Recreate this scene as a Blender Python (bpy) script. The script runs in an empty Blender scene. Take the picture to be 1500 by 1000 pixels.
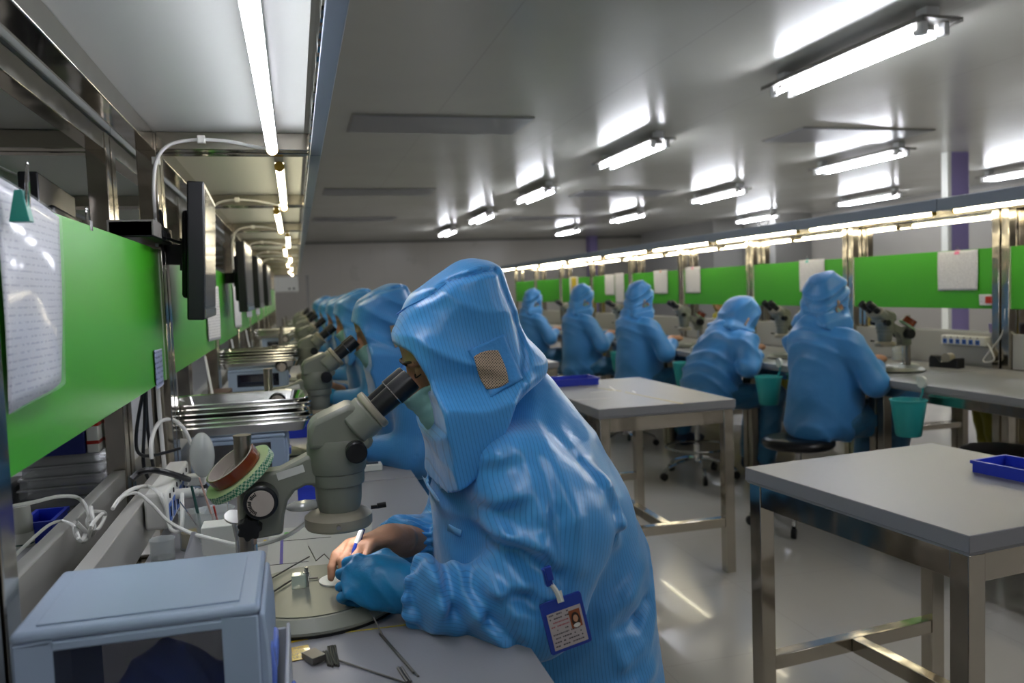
import bpy, bmesh, math, random
import numpy as np
from mathutils import Vector, Matrix
C = bpy.context.scene
COL = C.collection
PI = math.pi
random.seed(7)

# ------------------------------------------------------------------ materials
def lin(h):
    h = h.lstrip('#')
    out = []
    for i in (0, 2, 4):
        v = int(h[i:i+2], 16)/255
        out.append(v/12.92 if v <= .04045 else ((v+.055)/1.055)**2.4)
    return (*out, 1)

def newmat(name):
    m = bpy.data.materials.new(name); m.use_nodes = True
    nt = m.node_tree
    return m, nt, nt.nodes['Principled BSDF']

def mat(name, col, rough=.5, metal=0, spec=.5, emit=0, trans=0, alpha=1, bump=0, bscale=60, coat=0, ecol=None, ior=1.45, mott=0, mscale=3):
    m, nt, b = newmat(name)
    c = lin(col) if isinstance(col, str) else col
    b.inputs['Base Color'].default_value = c
    b.inputs['Roughness'].default_value = rough
    b.inputs['Metallic'].default_value = metal
    b.inputs['Specular IOR Level'].default_value = spec
    b.inputs['IOR'].default_value = ior
    b.inputs['Coat Weight'].default_value = coat
    b.inputs['Transmission Weight'].default_value = trans
    b.inputs['Alpha'].default_value = alpha
    if emit:
        b.inputs['Emission Color'].default_value = lin(ecol) if ecol else c
        b.inputs['Emission Strength'].default_value = emit
    if bump or mott:
        tc = nt.nodes.new('ShaderNodeTexCoord')
        n = nt.nodes.new('ShaderNodeTexNoise'); n.inputs['Scale'].default_value = bscale if bump else mscale
        n.inputs['Detail'].default_value = 4
        nt.links.new(tc.outputs['Object'], n.inputs['Vector'])
        if bump:
            bp = nt.nodes.new('ShaderNodeBump'); bp.inputs['Strength'].default_value = bump; bp.inputs['Distance'].default_value = .01
            nt.links.new(n.outputs['Fac'], bp.inputs['Height']); nt.links.new(bp.outputs['Normal'], b.inputs['Normal'])
        if mott:
            mx = nt.nodes.new('ShaderNodeMix'); mx.data_type = 'RGBA'
            mx.inputs['A'].default_value = tuple(v*(1-mott) for v in c[:3])+(1,)
            mx.inputs['B'].default_value = tuple(min(1, v*(1+mott)) for v in c[:3])+(1,)
            nt.links.new(n.outputs['Fac'], mx.inputs['Factor']); nt.links.new(mx.outputs['Result'], b.inputs['Base Color'])
    return m

def seam_mat(name, col, rough, sx, sy, seam=.004, dark=.75, metal=0, spec=.5, rvar=.08, offx=0, offy=0, coat=0, vertical=False, wav=.0):
    """panelled sheet surface with fine seams every sx / sy metres"""
    m, nt, b = newmat(name); N = nt.nodes; L = nt.links
    g = N.new('ShaderNodeNewGeometry'); s = N.new('ShaderNodeSeparateXYZ'); L.new(g.outputs['Position'], s.inputs[0])
    def line(out, size, off):
        a = N.new('ShaderNodeMath'); a.operation = 'ADD'; a.inputs[1].default_value = off; L.new(out, a.inputs[0])
        p = N.new('ShaderNodeMath'); p.operation = 'PINGPONG'; p.inputs[1].default_value = size/2; L.new(a.outputs[0], p.inputs[0])
        l = N.new('ShaderNodeMath'); l.operation = 'LESS_THAN'; l.inputs[1].default_value = seam/2; L.new(p.outputs[0], l.inputs[0])
        return l.outputs[0]
    fac = None
    for o, size, off in ((s.outputs[0], sx, offx), (s.outputs[2 if vertical else 1], sy, offy)):
        if not size: continue
        ln = line(o, size, off)
        if fac is None: fac = ln
        else:
            mm = N.new('ShaderNodeMath'); mm.operation = 'MAXIMUM'; L.new(fac, mm.inputs[0]); L.new(ln, mm.inputs[1]); fac = mm.outputs[0]
    c = lin(col)
    mx = N.new('ShaderNodeMix'); mx.data_type = 'RGBA'; mx.inputs['A'].default_value = c
    mx.inputs['B'].default_value = tuple(v*dark for v in c[:3])+(1,)
    L.new(fac, mx.inputs['Factor'])
    n = N.new('ShaderNodeTexNoise'); n.inputs['Scale'].default_value = 1.1; n.inputs['Detail'].default_value = 5
    L.new(g.outputs['Position'], n.inputs['Vector'])
    m2 = N.new('ShaderNodeMix'); m2.data_type = 'RGBA'; m2.blend_type = 'MULTIPLY'; m2.inputs['Factor'].default_value = 1
    rg = N.new('ShaderNodeMapRange'); rg.inputs['To Min'].default_value = .93; rg.inputs['To Max'].default_value = 1.05
    L.new(n.outputs['Fac'], rg.inputs['Value'])
    L.new(mx.outputs['Result'], m2.inputs['A']); L.new(rg.outputs['Result'], m2.inputs['B']); L.new(m2.outputs['Result'], b.inputs['Base Color'])
    r2 = N.new('ShaderNodeMapRange'); r2.inputs['To Min'].default_value = max(.02, rough-rvar); r2.inputs['To Max'].default_value = rough+rvar
    L.new(n.outputs['Fac'], r2.inputs['Value']); L.new(r2.outputs['Result'], b.inputs['Roughness'])
    b.inputs['Metallic'].default_value = metal; b.inputs['Specular IOR Level'].default_value = spec; b.inputs['Coat Weight'].default_value = coat
    if wav:
        n3 = N.new('ShaderNodeTexNoise'); n3.inputs['Scale'].default_value = 1.6; L.new(g.outputs['Position'], n3.inputs['Vector'])
        bp = N.new('ShaderNodeBump'); bp.inputs['Strength'].default_value = wav; bp.inputs['Distance'].default_value = .05
        L.new(n3.outputs['Fac'], bp.inputs['Height']); L.new(bp.outputs['Normal'], b.inputs['Normal'])
    return m

def line_mat(name, base, ink, axis, period, frac, rough=.4, col_axis=None, seed=0, coat=.0):
    """paper with rows of broken print lines; coordinates are the object's own"""
    m, nt, b = newmat(name); N = nt.nodes; L = nt.links
    tc = N.new('ShaderNodeTexCoord'); s = N.new('ShaderNodeSeparateXYZ'); L.new(tc.outputs['Object'], s.inputs[0])
    k = 'XYZ'.index(axis)
    d = N.new('ShaderNodeMath'); d.operation = 'DIVIDE'; d.inputs[1].default_value = period; L.new(s.outputs[k], d.inputs[0])
    fr = N.new('ShaderNodeMath'); fr.operation = 'FRACT'; L.new(d.outputs[0], fr.inputs[0])
    lt = N.new('ShaderNodeMath'); lt.operation = 'LESS_THAN'; lt.inputs[1].default_value = frac; L.new(fr.outputs[0], lt.inputs[0])
    n = N.new('ShaderNodeTexNoise'); n.inputs['Scale'].default_value = 130; n.inputs['Detail'].default_value = 1
    L.new(tc.outputs['Object'], n.inputs['Vector'])
    gt = N.new('ShaderNodeMath'); gt.operation = 'GREATER_THAN'; gt.inputs[1].default_value = .47; L.new(n.outputs['Fac'], gt.inputs[0])
    mu = N.new('ShaderNodeMath'); mu.operation = 'MULTIPLY'; L.new(lt.outputs[0], mu.inputs[0]); L.new(gt.outputs[0], mu.inputs[1])
    mx = N.new('ShaderNodeMix'); mx.data_type = 'RGBA'; mx.inputs['A'].default_value = lin(base); mx.inputs['B'].default_value = lin(ink)
    L.new(mu.outputs[0], mx.inputs['Factor']); L.new(mx.outputs['Result'], b.inputs['Base Color'])
    b.inputs['Roughness'].default_value = rough; b.inputs['Coat Weight'].default_value = coat; b.inputs['Coat Roughness'].default_value = .08
    return m

def brushed(name, col, rough=.16, wav=.25):
    m, nt, b = newmat(name); N = nt.nodes; L = nt.links
    b.inputs['Base Color'].default_value = lin(col); b.inputs['Metallic'].default_value = 1; b.inputs['Roughness'].default_value = rough
    tc = N.new('ShaderNodeTexCoord'); n = N.new('ShaderNodeTexNoise'); n.inputs['Scale'].default_value = 9; n.inputs['Detail'].default_value = 1
    L.new(tc.outputs['Object'], n.inputs['Vector'])
    bp = N.new('ShaderNodeBump'); bp.inputs['Strength'].default_value = wav; bp.inputs['Distance'].default_value = .01
    L.new(n.outputs['Fac'], bp.inputs['Height']); L.new(bp.outputs['Normal'], b.inputs['Normal'])
    return m

def cloth_mat(name, base, dark, rough=.42, pitch=.0056, line=.16, sheen=.25):
    """satin cleanroom cloth with fine woven pinstripes; the stripe coordinate is stored on the mesh"""
    m, nt, b = newmat(name); N = nt.nodes; L = nt.links
    at = N.new('ShaderNodeAttribute'); at.attribute_name = 'stripe'
    d = N.new('ShaderNodeMath'); d.operation = 'DIVIDE'; d.inputs[1].default_value = pitch; L.new(at.outputs['Fac'], d.inputs[0])
    p = N.new('ShaderNodeMath'); p.operation = 'PINGPONG'; p.inputs[1].default_value = .5; L.new(d.outputs[0], p.inputs[0])
    mr = N.new('ShaderNodeMapRange'); mr.interpolation_type = 'SMOOTHSTEP'
    mr.inputs['From Min'].default_value = .02; mr.inputs['From Max'].default_value = line
    mr.inputs['To Min'].default_value = 1; mr.inputs['To Max'].default_value = 0
    L.new(p.outputs[0], mr.inputs['Value'])
    tc = N.new('ShaderNodeTexCoord'); n = N.new('ShaderNodeTexNoise'); n.inputs['Scale'].default_value = 5; n.inputs['Detail'].default_value = 3
    L.new(tc.outputs['Object'], n.inputs['Vector'])
    c0 = lin(base)
    mxa = N.new('ShaderNodeMix'); mxa.data_type = 'RGBA'; mxa.inputs['A'].default_value = tuple(v*.93 for v in c0[:3])+(1,); mxa.inputs['B'].default_value = tuple(v*1.07 for v in c0[:3])+(1,)
    L.new(n.outputs['Fac'], mxa.inputs['Factor'])
    mx = N.new('ShaderNodeMix'); mx.data_type = 'RGBA'; L.new(mxa.outputs['Result'], mx.inputs['A']); mx.inputs['B'].default_value = lin(dark)
    mm = N.new('ShaderNodeMath'); mm.operation = 'MULTIPLY'; mm.inputs[1].default_value = .55; L.new(mr.outputs['Result'], mm.inputs[0])
    L.new(mm.outputs[0], mx.inputs['Factor']); L.new(mx.outputs['Result'], b.inputs['Base Color'])
    b.inputs['Roughness'].default_value = rough; b.inputs['Sheen Weight'].default_value = sheen; b.inputs['Sheen Roughness'].default_value = .4
    b.inputs['Specular IOR Level'].default_value = .5
    n2 = N.new('ShaderNodeTexNoise'); n2.inputs['Scale'].default_value = 26; n2.inputs['Detail'].default_value = 2
    L.new(tc.outputs['Object'], n2.inputs['Vector'])
    bp = N.new('ShaderNodeBump'); bp.inputs['Strength'].default_value = .35; bp.inputs['Distance'].default_value = .006
    L.new(n2.outputs['Fac'], bp.inputs['Height']); L.new(bp.outputs['Normal'], b.inputs['Normal'])
    return m

MT = dict(
    steel=brushed('polished_steel', '#b9b2a6', .13),
    beamgrey=mat('beam_paint', '#7f8896', .38),
    mirror=brushed('mirror_steel', '#c9c8c2', .05, .35),
    steel_dull=brushed('satin_steel', '#9c958a', .3, .15),
    tray=brushed('tray_steel', '#d5d5d0', .16, .1),
    top=mat('laminate_top', '#88888c', .38, bump=.03, bscale=300, mott=.02),
    edge=mat('laminate_edge', '#87878a', .5),
    screen_board=mat('screen_board', '#a09f9a', .4),
    shelf=mat('shelf_sheet', '#a7aaa6', .3, spec=.4, bump=.02, bscale=4),
    green=mat('green_board', '#38951b', .34, spec=.5),
    green_edge=mat('green_edge', '#a9bba0', .5),
    tube=mat('tube_glow', '#ffffff', .4, emit=60, ecol='#f2f6ff'),
    tube_warm=mat('bench_tube_glow', '#ffffff', .4, emit=17, ecol='#fff3d2'),
    tube_near=mat('near_tube_glow', '#ffffff', .4, emit=22, ecol='#f4f4ff'),
    lampend=mat('lamp_end', '#c9a33a', .5),
    fixture=mat('fixture_plate', '#77746f', .4),
    socket=mat('lamp_socket', '#d8d8d8', .3),
    white=mat('white_plastic', '#d2d2cc', .35),
    cable=mat('white_cable', '#cfcfcb', .4),
    black=mat('black_plastic', '#16171a', .3),
    rubber=mat('black_rubber', '#0e0e10', .55),
    vinyl=mat('black_vinyl', '#101014', .28),
    grey=mat('scope_enamel', '#7f8176', .36, spec=.4, bump=.02, bscale=400),
    cream=mat('scope_cream', '#989180', .4),
    chrome=mat('chrome', '#c9c9c9', .08, metal=1),
    blue=mat('blue_plastic', '#2a3fc4', .35),
    blue_badge=mat('badge_blue', '#1e3a96', .35),
    pale=mat('pale_blue_plastic', '#93a3b8', .4, spec=.35),
    smoke=mat('smoky_drawer', '#2a2d3d', .12, alpha=.38),
    teal=mat('teal_plastic', '#2b9c9c', .4),
    paper=mat('paper', '#b9b9bd', .5),
    amber=mat('amber_film', '#6e2c10', .12, spec=.7, coat=.5),
    orange=mat('orange_tape', '#c4541c', .35),
    cardcore=mat('card_core', '#b4a9a0', .6),
    tape_green=mat('pale_green_tape', '#aebf8e', .45),
    yellow=mat('yellow_tape', '#b9a52c', .35),
    yellow_cloth=mat('yellow_cloth', '#a39a2a', .5, bump=.2, bscale=14),
    skin=mat('skin', '#bb8a6c', .5, bump=.1, bscale=150),
    skin_dark=mat('hair_brow', '#2a1c16', .6),
    mask=mat('face_mask', '#8fbcb8', .65, bump=.15, bscale=90),
    glove=mat('blue_glove', '#1676a8', .42, bump=.15, bscale=60),
    whiteglove=mat('white_glove', '#c9c9c3', .6),
    lilac=mat('lilac_paint', '#8478a6', .5),
    glass=mat('clear_glass', '#e9f0ee', .04, trans=1, ior=1.3),
    clear=mat('clear_plastic', '#c9d0d0', .12, alpha=.35, spec=.8),
    mesh_beige=mat('mesh_beige', '#9a8672', .7),
    darkhole=mat('recess_black', '#0a0a0c', .8),
    red=mat('red_plastic', '#a8281c', .4),
    pink=mat('pink_clip', '#d0608c', .4),
    gold=mat('amber_label', '#b98a1a', .2, spec=.7, coat=.4),
    shoe=mat('dark_blue_shoe', '#1c2e4c', .6),
)
MT['sock'] = mat('socket_blue', '#3a66b8', .35)
MT['stageplate'] = mat('stage_plate', '#676b64', .32, metal=.35)
MT['suit'] = cloth_mat('blue_cleanroom_cloth', '#4593d0', '#1c5596', rough=.36, line=.14)
MT['suit_far'] = cloth_mat('blue_cleanroom_cloth_worn', '#3f86c4', '#2a68a8')
MT['pants'] = cloth_mat('blue_trouser_cloth', '#2f6c94', '#235577')

# ------------------------------------------------------------------ mesh builder
class MB:
    def __init__(s): s.v = []; s.f = []; s.mi = []
    def add(s, vs, fs, mi=0):
        o = len(s.v); s.v += [tuple(v) for v in vs]; s.f += [tuple(i+o for i in f) for f in fs]; s.mi += [mi]*len(fs); return s
    def box(s, x0, x1, y0, y1, z0, z1, mi=0, M=None):
        vs = [(x, y, z) for x in (x0, x1) for y in (y0, y1) for z in (z0, z1)]
        if M: vs = [M @ Vector(v) for v in vs]
        return s.add(vs, [(0, 1, 3, 2), (4, 6, 7, 5), (0, 4, 5, 1), (2, 3, 7, 6), (0, 2, 6, 4), (1, 5, 7, 3)], mi)
    def cyl(s, p0, p1, r0, r1=None, n=20, mi=0, caps=True):
        r1 = r0 if r1 is None else r1
        p0 = Vector(p0); p1 = Vector(p1); d = (p1-p0).normalized()
        a = d.orthogonal().normalized(); b = d.cross(a)
        vs = []
        for p, r in ((p0, r0), (p1, r1)):
            for i in range(n):
                t = 2*PI*i/n; vs.append(p+a*(r*math.cos(t))+b*(r*math.sin(t)))
        fs = [(i, (i+1) % n, n+(i+1) % n, n+i) for i in range(n)]
        if caps: fs += [tuple(range(n-1, -1, -1)), tuple(range(n, 2*n))]
        return s.add(vs, fs, mi)
    def lathe(s, prof, o=(0, 0, 0), n=32, mi=0, M=None):
        """prof: (r, z) pairs around the z axis; closed when the ends have r = 0"""
        vs = []; fs = []
        for r, z in prof:
            for i in range(n):
                t = 2*PI*i/n; vs.append(Vector((r*math.cos(t), r*math.sin(t), z)))
        for k in range(len(prof)-1):
            for i in range(n):
                fs.append((k*n+i, k*n+(i+1) % n, (k+1)*n+(i+1) % n, (k+1)*n+i))
        if prof[0][0] > 1e-6: fs.append(tuple(range(n-1, -1, -1)))
        if prof[-1][0] > 1e-6: fs.append(tuple(range((len(prof)-1)*n, len(prof)*n)))
        if M: vs = [M @ v for v in vs]
        vs = [v+Vector(o) for v in vs]
        return s.add(vs, fs, mi)
    def ring(s, prof, o=(0, 0, 0), n=40, mi=0, M=None):
        """closed profile swept round the z axis (tape rolls, hoops)"""
        vs = []; fs = []; m = len(prof)
        for r, z in prof:
            for i in range(n):
                t = 2*PI*i/n; vs.append(Vector((r*math.cos(t), r*math.sin(t), z)))
        for k in range(m):
            for i in range(n):
                fs.append((k*n+i, k*n+(i+1) % n, ((k+1) % m)*n+(i+1) % n, ((k+1) % m)*n+i))
        if M: vs = [M @ v for v in vs]
        return s.add([v+Vector(o) for v in vs], fs, mi)
    def tube(s, pts, r, n=8, mi=0, smooth=6):
        P = [Vector(p) for p in pts]
        if smooth and len(P) > 2:
            Q = []
            for i in range(len(P)-1):
                a = P[max(0, i-1)]; b = P[i]; c = P[i+1]; d = P[min(len(P)-1, i+2)]
                for k in range(smooth):
                    t = k/smooth
                    Q.append(.5*((2*b)+(-a+c)*t+(2*a-5*b+4*c-d)*t*t+(-a+3*b-3*c+d)*t**3))
            Q.append(P[-1]); P = Q
        vs = []; fs = []; up = None
        for i, p in enumerate(P):
            d = (P[min(i+1, len(P)-1)]-P[max(i-1, 0)])
            if d.length < 1e-9: d = Vector((0, 0, 1))
            d.normalize()
            a = d.orthogonal().normalized() if up is None else (up-d*up.dot(d))
            if a.length < 1e-6: a = d.orthogonal()
            a.normalize(); up = a; b = d.cross(a)
            rr = r[min(i, len(r)-1)] if isinstance(r, (list, tuple)) else r
            for k in range(n):
                t = 2*PI*k/n; vs.append(p+a*(rr*math.cos(t))+b*(rr*math.sin(t)))
        for i in range(len(P)-1):
            for k in range(n): fs.append((i*n+k, i*n+(k+1) % n, (i+1)*n+(k+1) % n, (i+1)*n+k))
        fs += [tuple(range(n-1, -1, -1)), tuple(range((len(P)-1)*n, len(P)*n))]
        return s.add(vs, fs, mi)
    def ell(s, c, r, n=16, m=10, mi=0, M=None):
        vs = []; fs = []
        for j in range(m+1):
            ph = PI*j/m
            for i in range(n):
                t = 2*PI*i/n
                vs.append(Vector((r[0]*math.sin(ph)*math.cos(t), r[1]*math.sin(ph)*math.sin(t), r[2]*math.cos(ph))))
        if M: vs = [M @ v for v in vs]
        vs = [v+Vector(c) for v in vs]
        for j in range(m):
            for i in range(n): fs.append((j*n+i, (j+1)*n+i, (j+1)*n+(i+1) % n, j*n+(i+1) % n))
        return s.add(vs, fs, mi)
    def prism(s, poly, z0, z1, mi=0, M=None):
        n = len(poly)
        vs = [Vector((x, y, z0)) for x, y in poly]+[Vector((x, y, z1)) for x, y in poly]
        if M: vs = [M @ v for v in vs]
        fs = [tuple(range(n-1, -1, -1)), tuple(range(n, 2*n))]+[(i, (i+1) % n, n+(i+1) % n, n+i) for i in range(n)]
        return s.add(vs, fs, mi)
    def grid(s, fn, nu, nv, mi=0, thick=0):
        vs = [Vector(fn(i/nu, j/nv)) for j in range(nv+1) for i in range(nu+1)]
        W = nu+1
        fs = [(j*W+i, j*W+i+1, (j+1)*W+i+1, (j+1)*W+i) for j in range(nv) for i in range(nu)]
        return s.add(vs, fs, mi)
    def build(s, name, m, parent=None, smooth=True, bevel=0, ang=35, solid=0, sub=0):
        me = bpy.data.meshes.new(name); me.from_pydata(s.v, [], s.f)
        ms = m if isinstance(m, (list, tuple)) else [m]
        for k in ms: me.materials.append(MT[k] if isinstance(k, str) else k)
        me.polygons.foreach_set('material_index', s.mi)
        bm = bmesh.new(); bm.from_mesh(me); bmesh.ops.remove_doubles(bm, verts=bm.verts, dist=1e-6)
        bmesh.ops.recalc_face_normals(bm, faces=bm.faces); bm.to_mesh(me); bm.free()
        if smooth:
            me.polygons.foreach_set('use_smooth', [True]*len(me.polygons)); me.set_sharp_from_angle(angle=math.radians(ang))
        o = bpy.data.objects.new(name, me); COL.objects.link(o)
        if parent: o.parent = parent
        if solid:
            md = o.modifiers.new('solid', 'SOLIDIFY'); md.thickness = solid; md.offset = 0
        if bevel:
            md = o.modifiers.new('bevel', 'BEVEL'); md.width = bevel; md.segments = 2; md.limit_method = 'ANGLE'
        if sub:
            md = o.modifiers.new('sub', 'SUBSURF'); md.levels = sub; md.render_levels = sub
        return o

def tag(o, label=None, cat=None, group=None, kind=None):
    if label: o['label'] = label
    if cat: o['category'] = cat
    if group: o['group'] = group
    if kind: o['kind'] = kind
    return o
def thing(name, label, cat, loc=(0, 0, 0), rz=0, group=None):
    o = bpy.data.objects.new(name, None); COL.objects.link(o); o.empty_display_size = .05
    o.location = loc; o.rotation_euler = (0, 0, rz)
    return tag(o, label, cat, group)
KIDS = {}
def kids(o): return [c for c in COL.objects if c.parent == o]
def dup(root, loc, rz=None, label=None, group=None, scale=None):
    def cp(o, parent):
        c = o.copy(); COL.objects.link(c); c.parent = parent
        for ch in kids(o): cp(ch, c)
        return c
    r = cp(root, None); r.location = loc
    if rz is not None: r.rotation_euler = (0, 0, rz)
    if scale: r.scale = scale
    if label: r['label'] = label
    if group: r['group'] = group
    return r
def struct(name, mb, m, **k):
    return tag(mb.build(name, m, **k), kind='structure')

# ------------------------------------------------------------------ camera, solved from the photograph's vanishing lines
F_PX = 1200.; CX, CY = 750., 500.; EYE = 1.246
_v1 = np.array([432., 436.]); _c = np.array([CX, CY]); _a = np.array([1., -.036])
_t = -(F_PX**2+(_v1-_c)@(_v1-_c))/(_a@(_v1-_c)); _v2 = _v1+_t*_a
def _dir(p):
    v = np.array([(p[0]-CX)/F_PX, -(p[1]-CY)/F_PX, -1.]); return v/np.linalg.norm(v)
_d1 = _dir(_v1); _d2 = _dir(_v2); RW = np.array([_d2, _d1, np.cross(_d2, _d1)])
def ray(x, y): return RW @ np.array([(x-CX)/F_PX, -(y-CY)/F_PX, -1.])
def atz(x, y, z): d = ray(x, y); return Vector((0, 0, EYE))+Vector(d)*((z-EYE)/d[2])
def atx(x, y, X): d = ray(x, y); return Vector((0, 0, EYE))+Vector(d)*(X/d[0])
def aty(x, y, Y): d = ray(x, y); return Vector((0, 0, EYE))+Vector(d)*(Y/d[1])
cam = bpy.data.cameras.new('camera'); co = bpy.data.objects.new('camera', cam); COL.objects.link(co)
cam.sensor_width = 36; cam.lens = 36*F_PX/1500; cam.clip_start = .05
m4 = Matrix([[*RW[i]] for i in range(3)]).to_4x4(); m4.translation = (0, 0, EYE); co.matrix_world = m4
cam.dof.use_dof = True; cam.dof.focus_distance = 1.42; cam.dof.aperture_fstop = 5.0
C.camera = co
C.view_settings.view_transform = 'Standard'; C.view_settings.look = 'None'; C.view_settings.gamma = 1
C.view_settings.use_curve_mapping = False; C.view_settings.exposure = .42
w = bpy.data.worlds.new('world'); C.world = w; w.use_nodes = True
w.node_tree.nodes['Background'].inputs[0].default_value = (.02, .022, .025, 1)

# ------------------------------------------------------------------ room
CEIL = 2.68; XL, XR, YN, YF = -4.6, 10.9, -4.0, 22.2
MT['floor'] = seam_mat('vinyl_floor', '#b7b3ac', .16, .6, .6, seam=.003, dark=.86, rvar=.05, offx=.1, coat=.15)
MT['ceiling'] = seam_mat('ceiling_panels', '#b7b6ae', .25, 1.18, 0, seam=.006, dark=.8, rvar=.04, wav=.06, spec=.7)
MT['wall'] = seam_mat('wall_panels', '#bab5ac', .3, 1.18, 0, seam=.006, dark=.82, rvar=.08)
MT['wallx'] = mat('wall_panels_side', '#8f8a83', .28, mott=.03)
struct('floor', MB().box(XL, XR, YN, YF, -.1, 0), 'floor')
struct('ceiling', MB().box(XL, XR, YN, YF, CEIL, CEIL+.1), 'ceiling')
struct('wall_back', MB().box(XL, XR, YF, YF+.1, 0, CEIL), 'wall')
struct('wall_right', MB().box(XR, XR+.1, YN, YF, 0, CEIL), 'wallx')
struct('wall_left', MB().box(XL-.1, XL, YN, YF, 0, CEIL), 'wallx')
struct('wall_front', MB().box(XL, XR, YN-.1, YN, 0, CEIL), 'wall')
struct('trim_1', MB().box(XL, XR, YF-.02, YF, CEIL-.06, CEIL), 'fixture')
struct('trim_2', MB().box(XR-.02, XR, YN, YF, CEIL-.06, CEIL), 'fixture')
# projecting lighter wall pier and boxed column against the right side
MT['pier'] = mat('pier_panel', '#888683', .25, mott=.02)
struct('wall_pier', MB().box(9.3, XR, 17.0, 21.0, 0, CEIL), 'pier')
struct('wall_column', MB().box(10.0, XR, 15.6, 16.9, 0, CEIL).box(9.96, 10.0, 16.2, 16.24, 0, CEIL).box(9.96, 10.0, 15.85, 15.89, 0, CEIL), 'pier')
struct('trim_3', MB().box(7.55, 7.8, 8.1, 8.2, 0, CEIL).box(7.5, 7.55, 8.1, 8.2, 0, CEIL, 1), ['lilac', 'white'])
struct('trim_4', MB().box(8.1, 8.35, 21.9, 22.15, 0, CEIL), 'lilac')

# ceiling access panels (flush diffusers)
MT['vent'] = mat('vent_face', '#7f8085', .35)
v0 = thing('ceiling_vent', 'long flush air diffuser panel set in the ceiling', 'ceiling vent', (0, 0, CEIL))
MB().box(-.75, .75, -.35, .35, -.012, 0).build('vent_frame', 'fixture', v0)
MB().box(-.735, .735, -.335, .335, -.017, -.011).build('vent_face', 'vent', v0)
VP = [(1.26, 7.0, 'nearest flush diffuser panel in the ceiling, left of the fluorescent fixtures'),
      (1.2, 11.6, 'second flush diffuser panel back in the ceiling, left row'), (1.15, 15.7, 'third flush diffuser panel back in the left row of the ceiling'),
      (5.45, 7.2, 'flush diffuser panel in the ceiling at upper right, just above a fluorescent fixture'), (4.95, 11.9, 'diffuser panel between the two fixture rows, middle of the ceiling'),
      (4.95, 16.0, 'farthest diffuser panel between the two rows of ceiling fixtures')]
for i, (x, y, lb) in enumerate(VP):
    if i == 0: v0.location = (x, y, CEIL); v0['label'] = lb; v0['group'] = 'ceiling diffuser panels'
    else: dup(v0, (x, y, CEIL), 0, lb, 'ceiling diffuser panels')

# ceiling fluorescent fixtures
def fixture():
    t = thing('ceiling_light', 'x', 'ceiling light')
    b = MB().box(-.13, .13, -.77, .77, .0, .014); b.box(-.13, -.12, -.77, .77, -.012, .0); b.box(.12, .13, -.77, .77, -.012, .0)
    b.box(-.045, .045, -.66, .66, -.03, 0)
    b.build('housing', 'fixture', t)
    for y in (-.66, .66): MB().box(-.04, .04, y-.04, y+.04, .014, .085).build('mount', 'socket', t)
    for x in (-.07, .07):
        MB().cyl((x, -.68, -.045), (x, .68, -.045), .0135, n=12).build('lamp_tube', 'tube', t)
    for y in (-.7, .7):
        for x in (-.07, .07):
            b = MB(); b.box(x-.018, x+.018, y-.022, y+.022, -.068, 0).cyl((x, y-.02*(1 if y > 0 else -1), -.045), (x, y-.055*(1 if y > 0 else -1), -.045), .017, n=12)
            b.build('lamp_holder', 'socket', t, bevel=.003)
    return t
fx = fixture(); FZ = 2.595
ROW = {'near': (3.38, [4.45, 7.85, 11.27, 14.75, 18.2, .9, -2.4]), 'middle': (6.35, [8.2, 11.46, 15.0, 18.6, 4.8, 1.2]), 'far': (9.55, [8.9, 12.1, 15.6, 19.2])}
ORD = ['nearest', 'second', 'third', 'fourth', 'fifth', 'sixth', 'seventh']
first = True
for rn, (x, ys) in ROW.items():
    for i, y in enumerate(ys):
        lb = f'twin tube fluorescent fixture under the ceiling, {ORD[i]} one in view of the {dict(near="left", middle="middle", far="right")[rn]} row'
        if y < 5 and not (rn == 'near' and i == 0): lb = f'twin tube fluorescent fixture added out of view for light, above and beside the camera, {rn} row, at {"front" if y<0 else "side"} of the hall'  # rows carried on out of view, added for illumination and floor reflections
        if first: fx.location = (x, y, FZ); fx['label'] = lb; fx['group'] = 'ceiling fluorescent fixtures'; first = False
        else: dup(fx, (x, y, FZ), 0, lb, 'ceiling fluorescent fixtures')
dup(fx, (-2.7, 6.0, FZ), 0, 'hidden twin tube fluorescent fixture added for light over the far side of the left bench, nearer one', 'ceiling fluorescent fixtures')  # fixtures hidden by the shelf, added to brighten the left side
dup(fx, (-2.7, 1.5, FZ), 0, 'hidden twin tube fluorescent fixture added for light over the far side of the left bench beside the camera', 'ceiling fluorescent fixtures')
dup(fx, (-2.7, 13.0, FZ), 0, 'hidden twin tube fluorescent fixture added for light over the far side of the left bench, farther one', 'ceiling fluorescent fixtures')
dup(fx, (-2.0, 3.6, FZ), 0, 'hidden twin tube fluorescent fixture added for light above the far side of the nearest left benches', 'ceiling fluorescent fixtures')  # extra unseen fixture, added for more light on the left benches

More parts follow.
